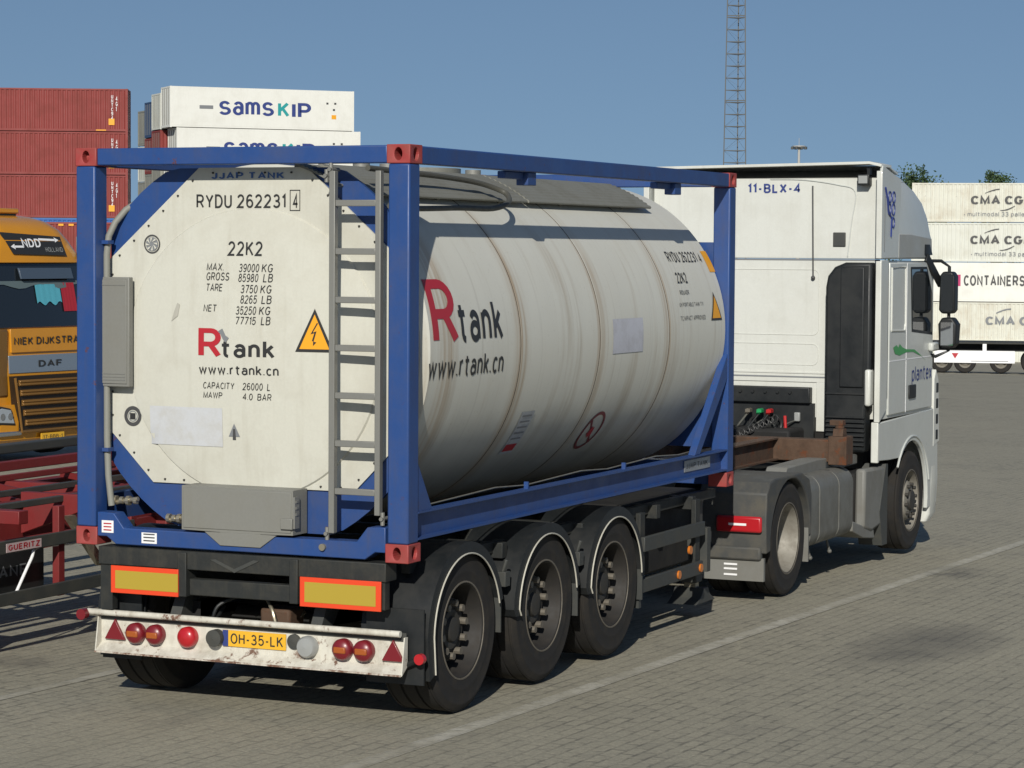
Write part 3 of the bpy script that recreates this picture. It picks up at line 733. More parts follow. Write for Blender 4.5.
# ------------------------------------------------------------------ wheels
def wheel(name, parent, loc, rr, w, side, kind):
    """axle along y; side -1: outer face towards -y. The wheel object is the rim; tyre, hub and nuts are its sub-parts."""
    s_ = side
    rim_r = .308
    o_ = w/2
    tyre = [(-.40*w*1.2, rim_r-.005), (-o_*.98, rim_r+.03), (-o_*.995, rr*.70), (-o_*1.01, rr*.72), (-o_*1.01, rr*.735), (-o_*.995, rr*.755), (-o_, rr*.80), (-o_*.985, rr*.89), (-o_*.995, rr*.90), (-o_*.985, rr*.915), (-o_*.97, rr*.93), (-o_*.88, rr*.985), (-o_*.78, rr)]
    gro = []
    for c in (-.5, -.17, .17, .5): gro += [((c-.035)*w*.8, rr), ((c-.025)*w*.8, rr-.013), ((c+.025)*w*.8, rr-.013), ((c+.035)*w*.8, rr)]
    full = tyre+gro+[(-a, b) for a, b in tyre[::-1]]
    full = [full[0]]+[p for p in full[1:]]
    if kind == 'trailer':       # deep inset disc, proud hub with a ring of nuts
        rp = [(o_*.93, rim_r+.012), (o_*.97, rim_r+.004), (o_*.93, rim_r-.008), (o_*.60, rim_r-.022), (o_*.2, rim_r-.03), (-o_*.1, rim_r-.045), (-o_*.05, .235), (o_*.20, .212), (o_*.42, .205), (o_*.42, .001)]
    elif kind == 'drive':       # dished: face set far in
        rp = [(o_*.93, rim_r+.012), (o_*.97, rim_r+.004), (o_*.93, rim_r-.006), (o_*.55, rim_r-.022), (o_*.0, rim_r-.04), (-o_*.45, .235), (-o_*.62, .20), (-o_*.62, .001)]
    else:                       # steer: disc bulges out
        rp = [(o_*.93, rim_r+.012), (o_*.97, rim_r+.004), (o_*.93, rim_r-.008), (o_*.30, rim_r-.025), (o_*.10, rim_r-.04), (o_*.35, .23), (o_*.85, .185), (o_*.92, .15), (o_*.92, .001)]
    wm = MB().lathe([(s_*a, b) for a, b in rp], (0, 0, 0), 1, 48)
    W_ = wm.build('wheel', 'rim' if kind == 'trailer' else 'rimal', parent, off=Vector((0, 0, 0))); W_.location = loc
    MB().lathe([(s_*o_*.90, rim_r+.014), (s_*o_*.985, rim_r+.012), (s_*o_*.99, rim_r+.002), (s_*o_*.90, rim_r-.003)], (0, 0, 0), 1, 48, closed=True).build('rim_flange_highlight', 'nut', W_, off=Vector((0, 0, 0)))  # flange ring in a lighter colour: the rim's lit edge painted in
    MB().lathe(full, (0, 0, 0), 1, 64, closed=True).build('tyre', 'rubber', W_, off=Vector((0, 0, 0)))
    hb = MB()
    if kind == 'trailer': hb.lathe([(s_*a, b) for a, b in ((o_*.42, .135), (o_*.52, .128), (o_*.54, .10), (o_*.50, .085), (o_*.62, .075), (o_*.64, .05), (o_*.64, .001))], (0, 0, 0), 1, 28)
    elif kind == 'drive': hb.lathe([(s_*a, b) for a, b in ((-o_*.62, .15), (-.1*o_, .14), (.15*o_, .12), (.2*o_, .001))], (0, 0, 0), 1, 28)
    else: hb.lathe([(s_*a, b) for a, b in ((o_*.9, .11), (o_*1.1, .10), (o_*1.15, .05), (o_*1.15, .001))], (0, 0, 0), 1, 28)
    hb.build('hub', 'hub', W_, off=Vector((0, 0, 0)))
    for k_ in range(10):
        nm = MB()
        a = 2*pi*k_/10+.2
        if kind == 'trailer': rn, t0, t1, q = .172, o_*.40, o_*.68, .024
        elif kind == 'drive': rn, t0, t1, q = .168, -o_*.62, -o_*.35, .018
        else: rn, t0, t1, q = .165, o_*.85, o_*1.1, .018
        nm.cyl((rn*cos(a), 0, rn*sin(a)), 1, *sorted((s_*t0, s_*t1)), q, 8)
        nm.build('wheel_nut', 'nut' if kind == 'trailer' else 'hub', W_, off=Vector((0, 0, 0)))
    return W_
def near_copy(src, parent, loc, flip=False):
    c = copy_tree(src, parent); c.location = loc
    if flip: c.rotation_euler = (0, 0, pi)
    return c

# ------------------------------------------------------------------ trailer under the tank
TT = root('container_trailer', 'dark three axle chassis trailer with chipped white rear bumper under the blue framed tank', 'trailer', (2, 0, g(2)))
TT['_abs'] = 1
def tb(name, x0, x1, y0, y1, z0, z1, mat='chassis', bev=.006, parent=None): return B(x0, x1, y0, y1, z0, z1).build(name, mat, parent or TT, bev=bev)
CB_ = B(.006, .16, -1.06, 1.05, -.125, -.006).build('rear_crossbeam', 'chassis', TT, bev=.006)
for y0_, y1_, zb in ((.372, .440, -.30), (-.446, -.384, -.296)): B(-.012, .12, y0_, y1_, zb, -.012).build('rear_upright', 'chassis', TT, bev=.006)
B(.03, .10, -.384, .372, -.292, -.185).build('rear_crossbeam', 'chassis', TT, bev=.006)
m_ = MB().prism([(.16, -.045), (.20, -.05), (.02, -.125), (-.16, -.04), (-.12, -.035), (.02, -.10)], 0, .000, .008); m_.build('raised_mark', 'guard', CB_)
B(.02, .08, .95, 1.04, -.42, -.125).build('light_bracket', 'chassis', TT); B(.02, .08, -1.05, -.98, -.30, -.125).build('light_bracket', 'chassis', TT)
for (a, b, z0_, z1_) in ((.935, .425, -.302, -.124), (-.468, -1.041, -.305, -.118)):
    bd = B(-.022, -.010, b, a, z0_, z1_).build('marker_board', 'orange', TT, bev=.002)
    f1 = B(-.0245, -.0225, b+(.0 if b > 0 else .035), a-.035, z0_+.030, z1_-.030).build('board_field', 'olive', bd)
for s_ in (-1, 1):
    y0_, y1_ = sorted((s_*.44, s_*.50))
    # main I beam, gooseneck ahead of the container
    yc = s_*.47
    I = [(.16, -.30), (.16, -.010), (6.1, -.010), (6.3, .165), (9.30, .165), (9.30, -.03), (6.7, -.03), (6.2, -.42), (3.6, -.45)]
    MB().prism(I, 1, yc-.012, yc+.012).build('main_beam', 'chassis', TT)
    for z0_, xa, xb in ((-.024, .16, 6.05),): B(xa, xb, yc-.07, yc+.07, z0_, z0_+.012).build('beam_flange', 'chassis', TT)
    MB().prism([(.16, -.30), (3.6, -.45), (6.2, -.42), (6.2, -.408), (3.6, -.438), (.16, -.288)], 1, yc-.07, yc+.07).build('beam_flange', 'chassis', TT)
    B(6.35, 9.28, yc-.07, yc+.07, .155, .170).build('gooseneck_beam', 'rust', TT); B(6.7, 9.28, yc-.07, yc+.07, -.045, -.03).build('gooseneck_beam', 'rust', TT)
    B(6.3, 9.28, yc-.02, yc+.02, -.03, .155).build('gooseneck_beam', 'rust', TT)
for x in (.9, 1.6, 2.3, 3.0, 3.7, 4.5, 5.3): B(x-.04, x+.04, -1.15, 1.15, -.135, -.03).build('cross_member', 'chassis', TT, bev=.004)
for s_ in (-1, 1): B(.3, 6.0, *sorted((s_*1.02, s_*1.08)), -.10, -.025).build('side_member', 'chassis', TT)
B(9.28, 9.46, -1.20, 1.20, -.045, .165).build('front_bolster', 'rust', TT, bev=.008)
for s_ in (-1, 1):
    B(9.26, 9.48, *sorted((s_*1.04, s_*1.22)), -.07, .20).build('bolster_end', 'rust', TT, bev=.006)
    TW = MB().prism([(9.30, .20), (9.44, .20), (9.42, .27), (9.32, .27)], 1, *sorted((s_*1.07, s_*1.17))).cyl((9.37, s_*1.12, 0), 2, .27, .30, .045, 12).box(9.33, 9.43, *sorted((s_*1.03, s_*1.16)), .30, .35); TW.build('twist_lock', 'rust', TT, bev=.004)
B(6.8, 8.6, -.45, .45, -.06, -.04).build('kingpin_plate', 'under', TT)
# axles, springs, tank under the frame
for x in (.75, 2.06, 3.32):
    MB().cyl((x, 0, -.51), 1, -1.0, 1.0, .065, 16).build('axle', 'under', TT)
    for s_ in (-1, 1):
        MB().prism([(x-.5, -.36), (x-.42, -.36), (x+.12, -.56), (x+.35, -.50), (x+.35, -.45), (x, -.43), (x-.5, -.46)], 1, *sorted((s_*.42, s_*.55))).build('suspension_arm', 'under', TT)
        MB().cyl((x+.33, s_*.48, 0), 2, -.46, -.16, .12, 16).build('air_spring', 'under', TT)
        MB().cyl((x+.02, s_*.7, -.40), 0, -.10, .12, .08, 14).build('brake_chamber', 'under', TT)
B(4.0, 5.2, -.35, .35, -.62, -.30).build('tool_box', 'under', TT, bev=.02)
MB().cyl((0, .75, -.36), 0, 4.1, 5.2, .14, 18).build('air_tank', 'under', TT)
B(4.25, 5.9, -.95, -.60, -.62, -.02).build('valve_panel', 'under', TT, bev=.02)
# wheels
w0 = wheel('wheel', TT, (0, 0, 0), .525, .375, -1, 'trailer')
offT = TT.location
for i, x in enumerate((.75, 2.06, 3.32)):
    for s_ in (-1, 1):
        loc = Vector((x, s_*(1.062 if s_ < 0 else .965), -.508))-Vector(offT)
        if i == 0 and s_ == -1: w0.location = loc
        else: near_copy(w0, TT, loc, s_ == 1)
# mudguards with a white piping edge
def mudguard(x, s_, a0, a1, rr=.575, zc=-.508, tail=0.25, parent=TT):
    n = 28; ye = 1.272 if s_ < 0 else 1.165; yo, yi = s_*ye, s_*.80
    P = [(x+rr*cos(R(a0+(a1-a0)*i/n)), zc+rr*sin(R(a0+(a1-a0)*i/n))) for i in range(n+1)]
    Q = [(x+(rr-.012)*cos(R(a1-(a1-a0)*i/n)), zc+(rr-.012)*sin(R(a1-(a1-a0)*i/n))) for i in range(n+1)]
    if tail: P.append((P[-1][0]+.03, P[-1][1]-tail)); Q.insert(0, (P[-1][0]+.012, P[-1][1]))
    mg = MB().prism(P+Q, 1, *sorted((yo, yi))).build('mudguard', 'mud', parent, smooth=30)
    # rolled lip
    A = [(x+(rr+.0)*cos(R(a0+(a1-a0)*i/n)), s_*ye, zc+rr*sin(R(a0+(a1-a0)*i/n))) for i in range(n+1)]
    if tail: A.append((P[n+1][0], s_*ye, P[n+1][1]))
    m2 = MB()
    for i in range(len(A)-1):
        a, b = Vector(A[i]), Vector(A[i+1]); ca = Vector((x, a.y, zc)); da = (a-ca).normalized()*.075; db = (b-ca).normalized()*.075
        m2.face([a, b, b-db+Vector((0, s_*.004, 0)), a-da+Vector((0, s_*.004, 0))])
    m2.build('mudguard_lip', 'mud', mg)
    MB().tube([Vector(p)+Vector((0, s_*.008, 0))-(Vector(p)-Vector((x, p[1], zc))).normalized()*.075 for p in A], .0055, 6).build('white_piping', paint('white piping', (.55, .53, .45), .5) if 'pipe' not in M else 'pipe', mg)
    M['pipe'] = bpy.data.materials['white piping']
    return mg
for s_ in (-1, 1):
    mudguard(.75, s_, 14, 178, tail=.27); mudguard(2.06, s_, 8, 176, tail=.05); mudguard(3.32, s_, 4, 176, tail=.05)
    for x, a in ((.75, 12), (2.06, 6), (3.32, 2)):
        B(x+.552*cos(R(a)), x+.552*cos(R(a))+.012, *sorted((s_*(1.262 if s_ < 0 else 1.15), s_*.85)), -.508+.552*sin(R(a))-.20, -.508+.552*sin(R(a))+.03).build('mud_flap', 'guard', TT)
    for x in (1.41, 2.69): MB().tube([(x, s_*1.1, -.18), (x, s_*1.22, -.22), (x, s_*1.25, -.12)], .016, 8).box(x-.04, x+.04, *sorted((s_*1.18, s_*1.26)), -.30, -.20).build('mudguard_clamp', 'guard', TT, bev=.006)
B(.135, .150, -1.262, -.86, -.775, -.30).build('rear_mud_flap', 'mud', TT); B(.135, .150, .80, 1.10, -.76, -.30).build('rear_mud_flap', 'mud', TT)
MB().cyl((0, -1.265, -.600), 0, .06, .10, .034, 20).build('side_marker_lamp', 'redl', TT); MB().cyl((0, 1.17, -.462), 0, -.02, .03, .036, 20).build('side_marker_lamp', 'redd', TT)
MB().tube([(.09, -1.26, -.60), (.11, -1.14, -.66)], .02, 8).build('lamp_arm', 'black', TT)
# rear bumper
BM = MB().prism([(.090, -.500), (.096, -.500), (.096, -.655), (.020, -.708), (.014, -.700), (.090, -.648)], 1, -1.165, 1.085).build('rear_bumper', 'bump', TT)
B(.086, .100, -1.165, 1.085, -.50, -.445).build('bumper_backing', 'guard', BM)
B(.008, .016, -1.165, 1.085, -.7085, -.698).build('rusty_edge', 'rustw', BM)
MB().tube([(.045, 1.155, -.447), (.045, -1.145, -.447)], .021, 12).build('bumper_tube', 'bump', BM)
for y in (-1.165, 1.085): MB().prism([(.02, -.706), (.097, -.655), (.10, -.47), (.06, -.47)], 1, y-.004, y+.004).build('bumper_end', 'bump', BM)
for y in (.52, -.52): MB().prism([(.10, -.50), (.22, -.50), (.45, -.22), (.40, -.10), (.30, -.10), (.10, -.44)], 1, y-.04, y+.04).build('bumper_bracket', 'guard', TT)
for y, rr, mt in ((.800, .068, 'redd'), (.650, .066, 'redd'), (.405, .068, 'redl'), (-.730, .068, 'redd'), (-.880, .068, 'redd')):
    l_ = MB().lathe([(.088, rr), (.045, rr), (.030, rr*.86), (.018, rr*.5), (.014, .001)], (0, y, -.572), 0, 28).build('round_lamp', mt, BM)
    if mt == 'redd':
        MB().lathe([(.0315, rr*.88), (.026, rr*.78), (.016, rr*.48), (.012, .001)], (0, y, -.572), 0, 28, ).build('lamp_lens', 'redd', l_)
        B(.0095, .030, y-rr*.62, y+rr*.62, -.594, -.552).build('amber_band', 'ambd', l_, bev=.008)
MB().lathe([(.088, .070), (.05, .070), (.030, .057), (.024, .001)], (0, -.475, -.575), 0, 28).build('reversing_lamp', 'greyl', BM)
MB().lathe([(.088, .048), (.072, .048), (.068, .001)], (0, -.372, -.55), 0, 24).build('plug_socket', 'guard', BM)
MB().lathe([(.088, .055), (.03, .055), (.025, .001)], (0, .195, -.562), 0, 24).build('plate_lamp', 'guard', BM)
for y in (.965, -1.08):
    MB().prism([(y-.078, -.625), (y+.078, -.625), (y, -.49)], 0, .065, .088).build('triangle_reflector', 'redd', BM, bev=.004)
NP = B(.078, .084, -.312, .150, -.612, -.508).build('number_plate', 'yplate', BM)
B(.0755, .078, .110, .150, -.612, -.508).build('plate_band', 'blet', NP)
text('plate_lettering', 'OH-35-LK', lambda a, b: (.076, .092-a, -.594+b), .385, .068, 'blk', NP, .01)
# side guards on both sides
for s_ in (-1, 1):
    y0_, y1_ = sorted((s_*1.225, s_*1.19))
    SG = B(4.02, 5.36, y0_, y1_, -.345, -.232).build('side_guard', 'guard', TT, bev=.006)
    B(3.93, 5.32, y0_, y1_, -.655, -.548).build('side_guard', 'guard', TT, bev=.006)
    for x in (4.06, 5.28): B(x-.05, x+.05, *sorted((s_*1.19, s_*1.15)), -.66, -.05).build('guard_post', 'chassis', TT, bev=.004)
    B(3.90, 3.95, *sorted((s_*1.225, s_*.9)), -.76, -.55).build('guard_end', 'guard', TT)
    for x in (4.75, 5.25): MB().cyl((x, 0, -.60), 1, *sorted((s_*1.226, s_*1.240)), .034, 14).build('amber_marker', 'amber', TT)
    MB().cyl((5.08, 0, -.44), 1, *sorted((s_*1.19, s_*1.21)), .034, 14).build('amber_marker', 'amber', TT)
    # landing leg
    LG = MB().box(5.78, 5.92, *sorted((s_*.86, s_*1.0)), -.80, -.05).build('landing_leg', 'guard', TT, bev=.008)
    B(5.81, 5.89, *sorted((s_*.88, s_*.98)), -.92, -.80).build('inner_leg', 'brass', LG)
    MB().prism([(5.62, -.96), (6.08, -.96), (5.95, -.90), (5.90, -.84), (5.80, -.84), (5.75, -.90)], 1, *sorted((s_*.80, s_*1.06))).build('leg_foot', 'guard', LG, bev=.004)
    MB().bar((5.85, s_*.93, -.45), (5.2, s_*.6, -.15), .04, .05).build('leg_brace', 'guard', LG)
    B(5.42, 5.80, *sorted((s_*1.05, s_*1.12)), -.45, -.36).build('step_bar', 'guard', TT)
    B(5.48, 5.56, *sorted((s_*1.10, s_*1.20)), -.66, -.30).build('reflector_holder', 'guard', TT)
    MB().lathe([(-.22, .02), (-.20, .07), (-.10, .055), (.02, .05), (.05, .07), (.07, .02)], (4.15, s_*.98, -.13), 2, 16).build('twist_lock', 'brass', TT)
    MB().tube(smoothpts([(.35, s_*.3, -.40), (.12, s_*.25, -.48), (.1, s_*.2, -.36), (.2, s_*.1, -.30)]), .012, 8).build('brake_hose', 'brass' if s_ < 0 else 'black', TT)
B(.15, .35, -.30, -.08, -.48, -.36).build('valve_block', 'rust', TT, bev=.02)

# ------------------------------------------------------------------ white tractor unit
TG = g(9)
TK = root('tractor_truck', 'white tractor unit with high roof and pale grey doors pulling the tank trailer', 'truck', (9.3, 0, TG)); TK['_abs'] = 1
def rrect(x0, x1, hw, rf, rb=.05, n=5):
    P = []
    for (cx, cy, rr, a0) in ((x1-rf, hw-rf, rf, 0), (x0+rb, hw-rb, rb, 90), (x0+rb, -hw+rb, rb, 180), (x1-rf, -hw+rf, rf, 270)):
        for i in range(n+1): a = R(a0+90*i/n); P.append((cx+rr*cos(a), cy+rr*sin(a)))
    return P
def loft(sl, rb=.05):
    m_ = MB(); rg = []
    for z, x0, x1, hw, rf in sl: rg.append(m_.v([(x, y, z) for x, y in rrect(x0, x1, hw, rf, rb)]))
    for A, Bv in zip(rg, rg[1:]):
        for k_ in range(len(A)): j = (k_+1) % len(A); m_.b.faces.new([A[k_], A[j], Bv[j], Bv[k_]])
    m_.b.faces.new(rg[0][::-1]); m_.b.faces.new(rg[-1]); return m_
XR = 10.42
sl = [(.30, XR, 12.42, 1.225, .16), (.9, XR, 12.42, 1.235, .16), (1.2, XR, 12.36, 1.23, .18), (1.86, XR, 12.20, 1.20, .2)]
cut = MB().box(11.30, 12.22, -1.35, -1.19, 1.10, 1.80)
CAB = loft(sl).build('cab', 'white', TK, smooth=30)
# high roof: rounded nose
rf = [(1.88, XR, 12.38, 1.215, .22), (2.08, XR, 12.44, 1.222, .26), (2.13, XR, 12.42, 1.220, .30), (2.30, XR, 12.34, 1.216, .34), (2.45, XR, 12.18, 1.212, .38), (2.57, XR, 11.93, 1.20, .42), (2.66, XR, 11.62, 1.18, .42)]
RF = loft(rf).build('high_roof', 'silver', TK, smooth=50)
MB().prism([(10.42, 2.672), (10.44, 2.66), (10.80, 2.74), (10.80, 2.765)], 1, -1.15, 1.15).build('spoiler_underside', 'rails', TK)
B(XR-.006, XR-.001, -1.19, 1.19, 1.885, 2.675).build('roof_back_panel', 'white', RF)
# roof deflector: side fins and the plate that reaches back over the rear wall
for s_ in (-1, 1):
    P = [(10.27, 1.885), (10.27, 2.74), (10.29, 2.795), (10.36, 2.785), (10.60, 2.735), (10.95, 2.68), (10.95, 2.45), (10.9, 2.2), (10.88, 1.885)]
    m_ = MB().prism(P, 1, *sorted((s_*1.215, s_*1.245)))
    m_.build('deflector_fin', 'silver', TK, bev=.01)
    MB().prism([(10.96, 1.89), (12.10, 1.89), (12.22, 1.96), (12.20, 2.09), (11.4, 2.13), (10.96, 2.13)], 1, *sorted((s_*1.214, s_*1.228))).build('visor_side', 'visg', TK, bev=.006)
    B(10.255, 10.272, *sorted((s_*1.19, s_*1.248)), 1.885, 2.74).build('fin_edge', 'white', TK, bev=.006)
m_ = MB(); n = 20; A = []
for i in range(n+1):
    y = -1.235+2.47*i/n; e = max(0, (abs(y)-1.12)/.115); z = 2.815-.03*e*e-.02*(y/1.2)
    A.append((y, z))
P = A+[(y, z-.028) for y, z in A[::-1]]
m_.prism(P, 0, 10.262, 10.62).build('roof_deflector', 'white', TK, smooth=40, bev=.004)
MB().prism([(10.60, 2.80), (10.62, 2.80), (10.97, 2.745), (10.97, 2.72)], 1, -1.2, 1.2).build('deflector_slope', 'silver', TK)
m_ = loft([(2.655, 10.75, 11.64, 1.185, .42), (2.70, 10.75, 11.40, 1.17, .35), (2.735, 10.75, 11.10, 1.15, .2), (2.75, 10.75, 10.95, 1.12, .1)]); m_.build('roof_nose', 'silver', RF, smooth=50)
B(10.30, 10.41, -1.10, -.98, 2.60, 2.71).build('work_lamp', 'black', TK, bev=.008); B(10.292, 10.30, -1.085, -.995, 2.62, 2.695).build('lamp_glass', 'greyl', TK)
B(10.33, 10.40, -1.10, -1.07, 2.69, 2.79).build('lamp_bracket', 'black', TK)
# rear wall panelling (proud ribs), lower wall with the engine opening
def rw(x): return XR-x
RW = B(XR-.012, XR-.002, -1.20, 1.20, .65, 1.86).build('rear_wall', 'white', CAB)
B(XR-.012, XR-.002, -.69, -.555, .16, .65).build('rear_wall_leg', 'white', RW, bev=.02); B(XR-.012, XR-.002, .50, .62, .10, .65).build('rear_wall_leg', 'white', RW, bev=.02)
def frame_rib(y0_, y1_, z0_, z1_, w_=.012, mat='white', nm='pressed_rib'):
    m_ = MB(); rr = .06; pts = []
    for cy, cz, a0 in ((y1_-rr, z1_-rr, 0), (y0_+rr, z1_-rr, 90), (y0_+rr, z0_+rr, 180), (y1_-rr, z0_+rr, 270)):
        for i in range(5): a = R(a0+90*i/4); pts.append((XR-.014, cy+rr*cos(a), cz+rr*sin(a)))
    m_.tube(pts+[pts[0]], w_/2, 6); return m_.build(nm, mat, RW)
frame_rib(-.57, 1.0, 1.12, 1.77, .008); frame_rib(-.57, 1.0, .82, 1.03, .008)
for z in (1.868, .70): B(XR-.016, XR-.013, -1.19, 1.19, z-.007, z+.007).build('panel_gap', 'lgrey', RW)
B(XR-.020, XR-.013, -1.19, 1.19, .735, .75).build('pressed_rib', 'white', RW)
MB().tube(smoothpts([(XR-.012, -.86, 1.90), (XR-.012, -.90, 2.25), (XR-.012, -.93, 2.54), (XR-.012, -.75, 2.61), (XR-.012, -.40, 2.66), (XR-.012, -.05, 2.668)]), .006, 6).build('panel_crease', 'silver', RF)
B(XR-.022, XR-.007, -.84, -.71, 2.00, 2.14).build('roof_vent', 'guard', RF, bev=.02)
text('fleet_lettering', '11-BLX-4', lambda a, b: (XR-.009, (.185-a), 2.53+b), .545, .105, 'blet', RF, .05, sub=0)
MB().tube([(XR-.035, -.50, 2.60), (XR-.035, -.515, 1.70)], .008, 8).ball((XR-.035, -.515, 1.69), .022).build('gas_strut', 'dgrey', TK)
# black intake tower on the right of the rear wall
it = [(-.70, .05), (-.70, 1.60), (-.72, 1.71), (-.79, 1.80), (-.90, 1.845), (-1.17, 1.845), (-1.17, .60), (-1.12, .40), (-1.12, -.02), (-.74, -.02)]
IT = MB().prism(it, 0, 10.20, XR-.014).build('air_intake', 'black', TK, bev=.03)
B(10.18, 10.20, -1.10, -.86, .62, 1.80).build('intake_panel', 'black', IT, bev=.02); B(10.185, 10.20, -1.15, -.72, .55, .565).build('intake_seam', 'mud', IT)
m_ = MB()
for k_ in range(7): m_.box(10.17, 10.20, -1.12, -.73, .05+.045*k_, .065+.045*k_)
m_.build('intake_louvres', 'mud', IT)
B(10.16, 10.30, -1.18, -1.12, .44, .80).build('white_reservoir', 'white', TK, bev=.02)
# side skins: vertical fairing behind the door (both sides)
for s_ in (-1, 1):
    FA = MB().prism([(10.25, .28), (10.25, 1.87), (10.50, 1.87), (10.50, .40)], 1, *sorted((s_*1.235, s_*1.255))).build('side_fairing', 'silver', TK, bev=.008)
    B(10.232, 10.252, *sorted((s_*1.20, s_*1.256)), .28, 1.86).build('fairing_edge', 'white', FA, bev=.006)
    B(10.505, 10.575, *sorted((s_*1.225, s_*1.238)), .50, 1.84).build('fairing_seal', 'black', FA, bev=.01)
    DO = B(10.585, 12.235, *sorted((s_*1.22, s_*1.247)), .33, 1.845).build('door', 'silver', TK, bev=.012)
    yo = s_*1.2485
    def onside(x, z): return (x, yo, z)
    # blank pressed window panel, seams
    m_ = MB(); P = [(10.64, 1.17), (10.64, 1.79), (11.14, 1.80), (11.16, 1.24), (11.12, 1.16)]
    m_.tube([(x, s_*1.248, z) for x, z in P+[P[0]]], .012, 6).build('pressed_panel', 'white', DO)
    B(11.20, 11.212, *sorted((s_*1.247, s_*1.2495)), .33, 1.84).build('door_seam', 'wlet', DO); B(10.60, 12.22, *sorted((s_*1.247, s_*1.2495)), .862, .872).build('door_seam', 'wlet', DO)
    wp = [(11.33, 1.80), (11.95, 1.80), (12.17, 1.52), (12.20, 1.09), (11.40, 1.14)]
    MB().prism(wp, 1, *sorted((s_*1.244, s_*1.2505))).build('window_seal', 'black', DO)
    wi = [(11.36, 1.775), (11.93, 1.775), (12.14, 1.51), (12.165, 1.12), (11.425, 1.165)]
    MB().prism(wi, 1, *sorted((s_*1.250, s_*1.2525))).build('side_window', 'glass', DO)
    B(11.30, 11.55, *sorted((s_*1.245, s_*1.265)), .46, .60).build('door_handle', 'black', DO, bev=.02)
    # lower skirt with the wheel arch
    P = [(10.27, .27), (12.40, .31), (12.50, .25), (12.55, -.45), (12.50, -.70), (12.30, -.72)]
    for i in range(15): a = R(-12+142*i/14); P.append((11.53+.62*cos(a), -.60+.62*sin(a)))
    P = [p for p in P if not (p[1] < -.75)]
    P += [(10.69, -.12), (10.27, -.10)]
    SK = MB().prism(P, 1, *sorted((s_*1.19, s_*1.235))).build('wheel_arch_skirt', 'silver', TK, bev=.008)
    m_ = MB(); Q = [(11.53+.67*cos(R(15+130*i/14)), s_*1.237, -.60+.67*sin(R(15+130*i/14))) for i in range(15)]
    m_.tube(Q, .012, 8).build('arch_lip', 'silver', SK)
    B(10.24, 10.29, *sorted((s_*1.17, s_*1.245)), -.12, .28).build('skirt_edge', 'white', SK, bev=.01)
    m_ = MB().prism([(10.35, -.60+.0), (10.55, -.15), (10.62, -.15), (10.62, -.95), (10.45, -.95)], 1, *sorted((s_*1.0, s_*1.24))); m_.build('front_mud_flap', 'guard', TK)
# bumper and front
FB = loft([(-.88, 12.22, 12.50, 1.20, .12), (-.80, 12.22, 12.60, 1.235, .15), (-.45, 12.24, 12.64, 1.24, .15), (-.30, 12.24, 12.60, 1.235, .15)]).build('front_bumper', 'white', TK, smooth=30)
loft([(-.30, 12.24, 12.52, 1.225, .15), (.2, 12.24, 12.52, 1.235, .15), (.32, 12.24, 12.45, 1.225, .14)]).build('front_panel', 'white', TK, smooth=30)
for k_ in range(4):
    z = .52-.165*k_; B(12.42, 12.515, -1.243, -1.20, z-.055, z+.055).build('corner_louvre', 'black', TK, bev=.01)
MB().prism([(12.34, -.10), (12.34, .62), (12.42, .72), (12.52, .60), (12.58, -.05)], 1, -1.24, -1.15).build('corner_deflector', 'white', TK, bev=.01)
m_ = loft([(1.92, 11.9, 12.42, 1.24, .25), (2.03, 11.9, 12.34, 1.235, .25)]); m_.build('sun_visor', 'black', TK, smooth=30)
loft([(1.0, 12.0, 12.44, 1.16, .18), (1.84, 12.0, 12.26, 1.12, .2)]).build('windscreen', 'glass', TK, smooth=30)
# decals on the right door
def side_m(x0, z0): return lambda a, b: (x0+a, -1.2505, z0+b)
DR_ = [o for o in bpy.data.objects if o.name.startswith('door') and o.parent == TK and o.data.vertices[0].co.y+0 < 0][0]
text('door_lettering', 'plantex', lambda a, b: (11.42+a, -1.2512, .60+b), .76, .18, 'blet', DR_, .0)
flatpoly([(10.72, 1.02), (10.78, .93), (10.95, .90), (11.2, .935), (11.45, .93), (11.75, .86), (11.95, .78), (11.72, .88), (11.5, .96), (11.2, .975), (11.05, 1.01), (10.95, 1.06), (10.90, 1.01), (10.84, 1.05)], lambda a, b: (a, -1.2512, .95+(b-.95)*.72)).build('leaf_decal', 'green', DR_)
# emblem on the roof side
m_ = MB()
def fin(x, z): return (x, -1.251, z)
for cx, cz, rr in ((10.52, 2.37, .052), (10.66, 2.37, .052), (10.53, 2.49, .050), (10.67, 2.49, .050), (10.66, 2.24, .045)):
    m_.tube([(cx+rr*cos(R(a)), -1.2478, cz+rr*sin(R(a))*1.1) for a in range(0, 361, 24)], .0075, 5)
m_.tube([(10.36, -1.2478, 2.58), (10.44, -1.2478, 2.46), (10.47, -1.2478, 2.36), (10.56, -1.2478, 2.30)], .014, 5); m_.tube([(10.60, -1.2478, 2.30), (10.58, -1.2478, 2.10)], .012, 5)
m_.build('roof_emblem', 'blet', TK)
B(10.36, 10.375, -1.2475, -1.2455, 1.95, 2.5).build('fin_seam', 'lgrey', TK)
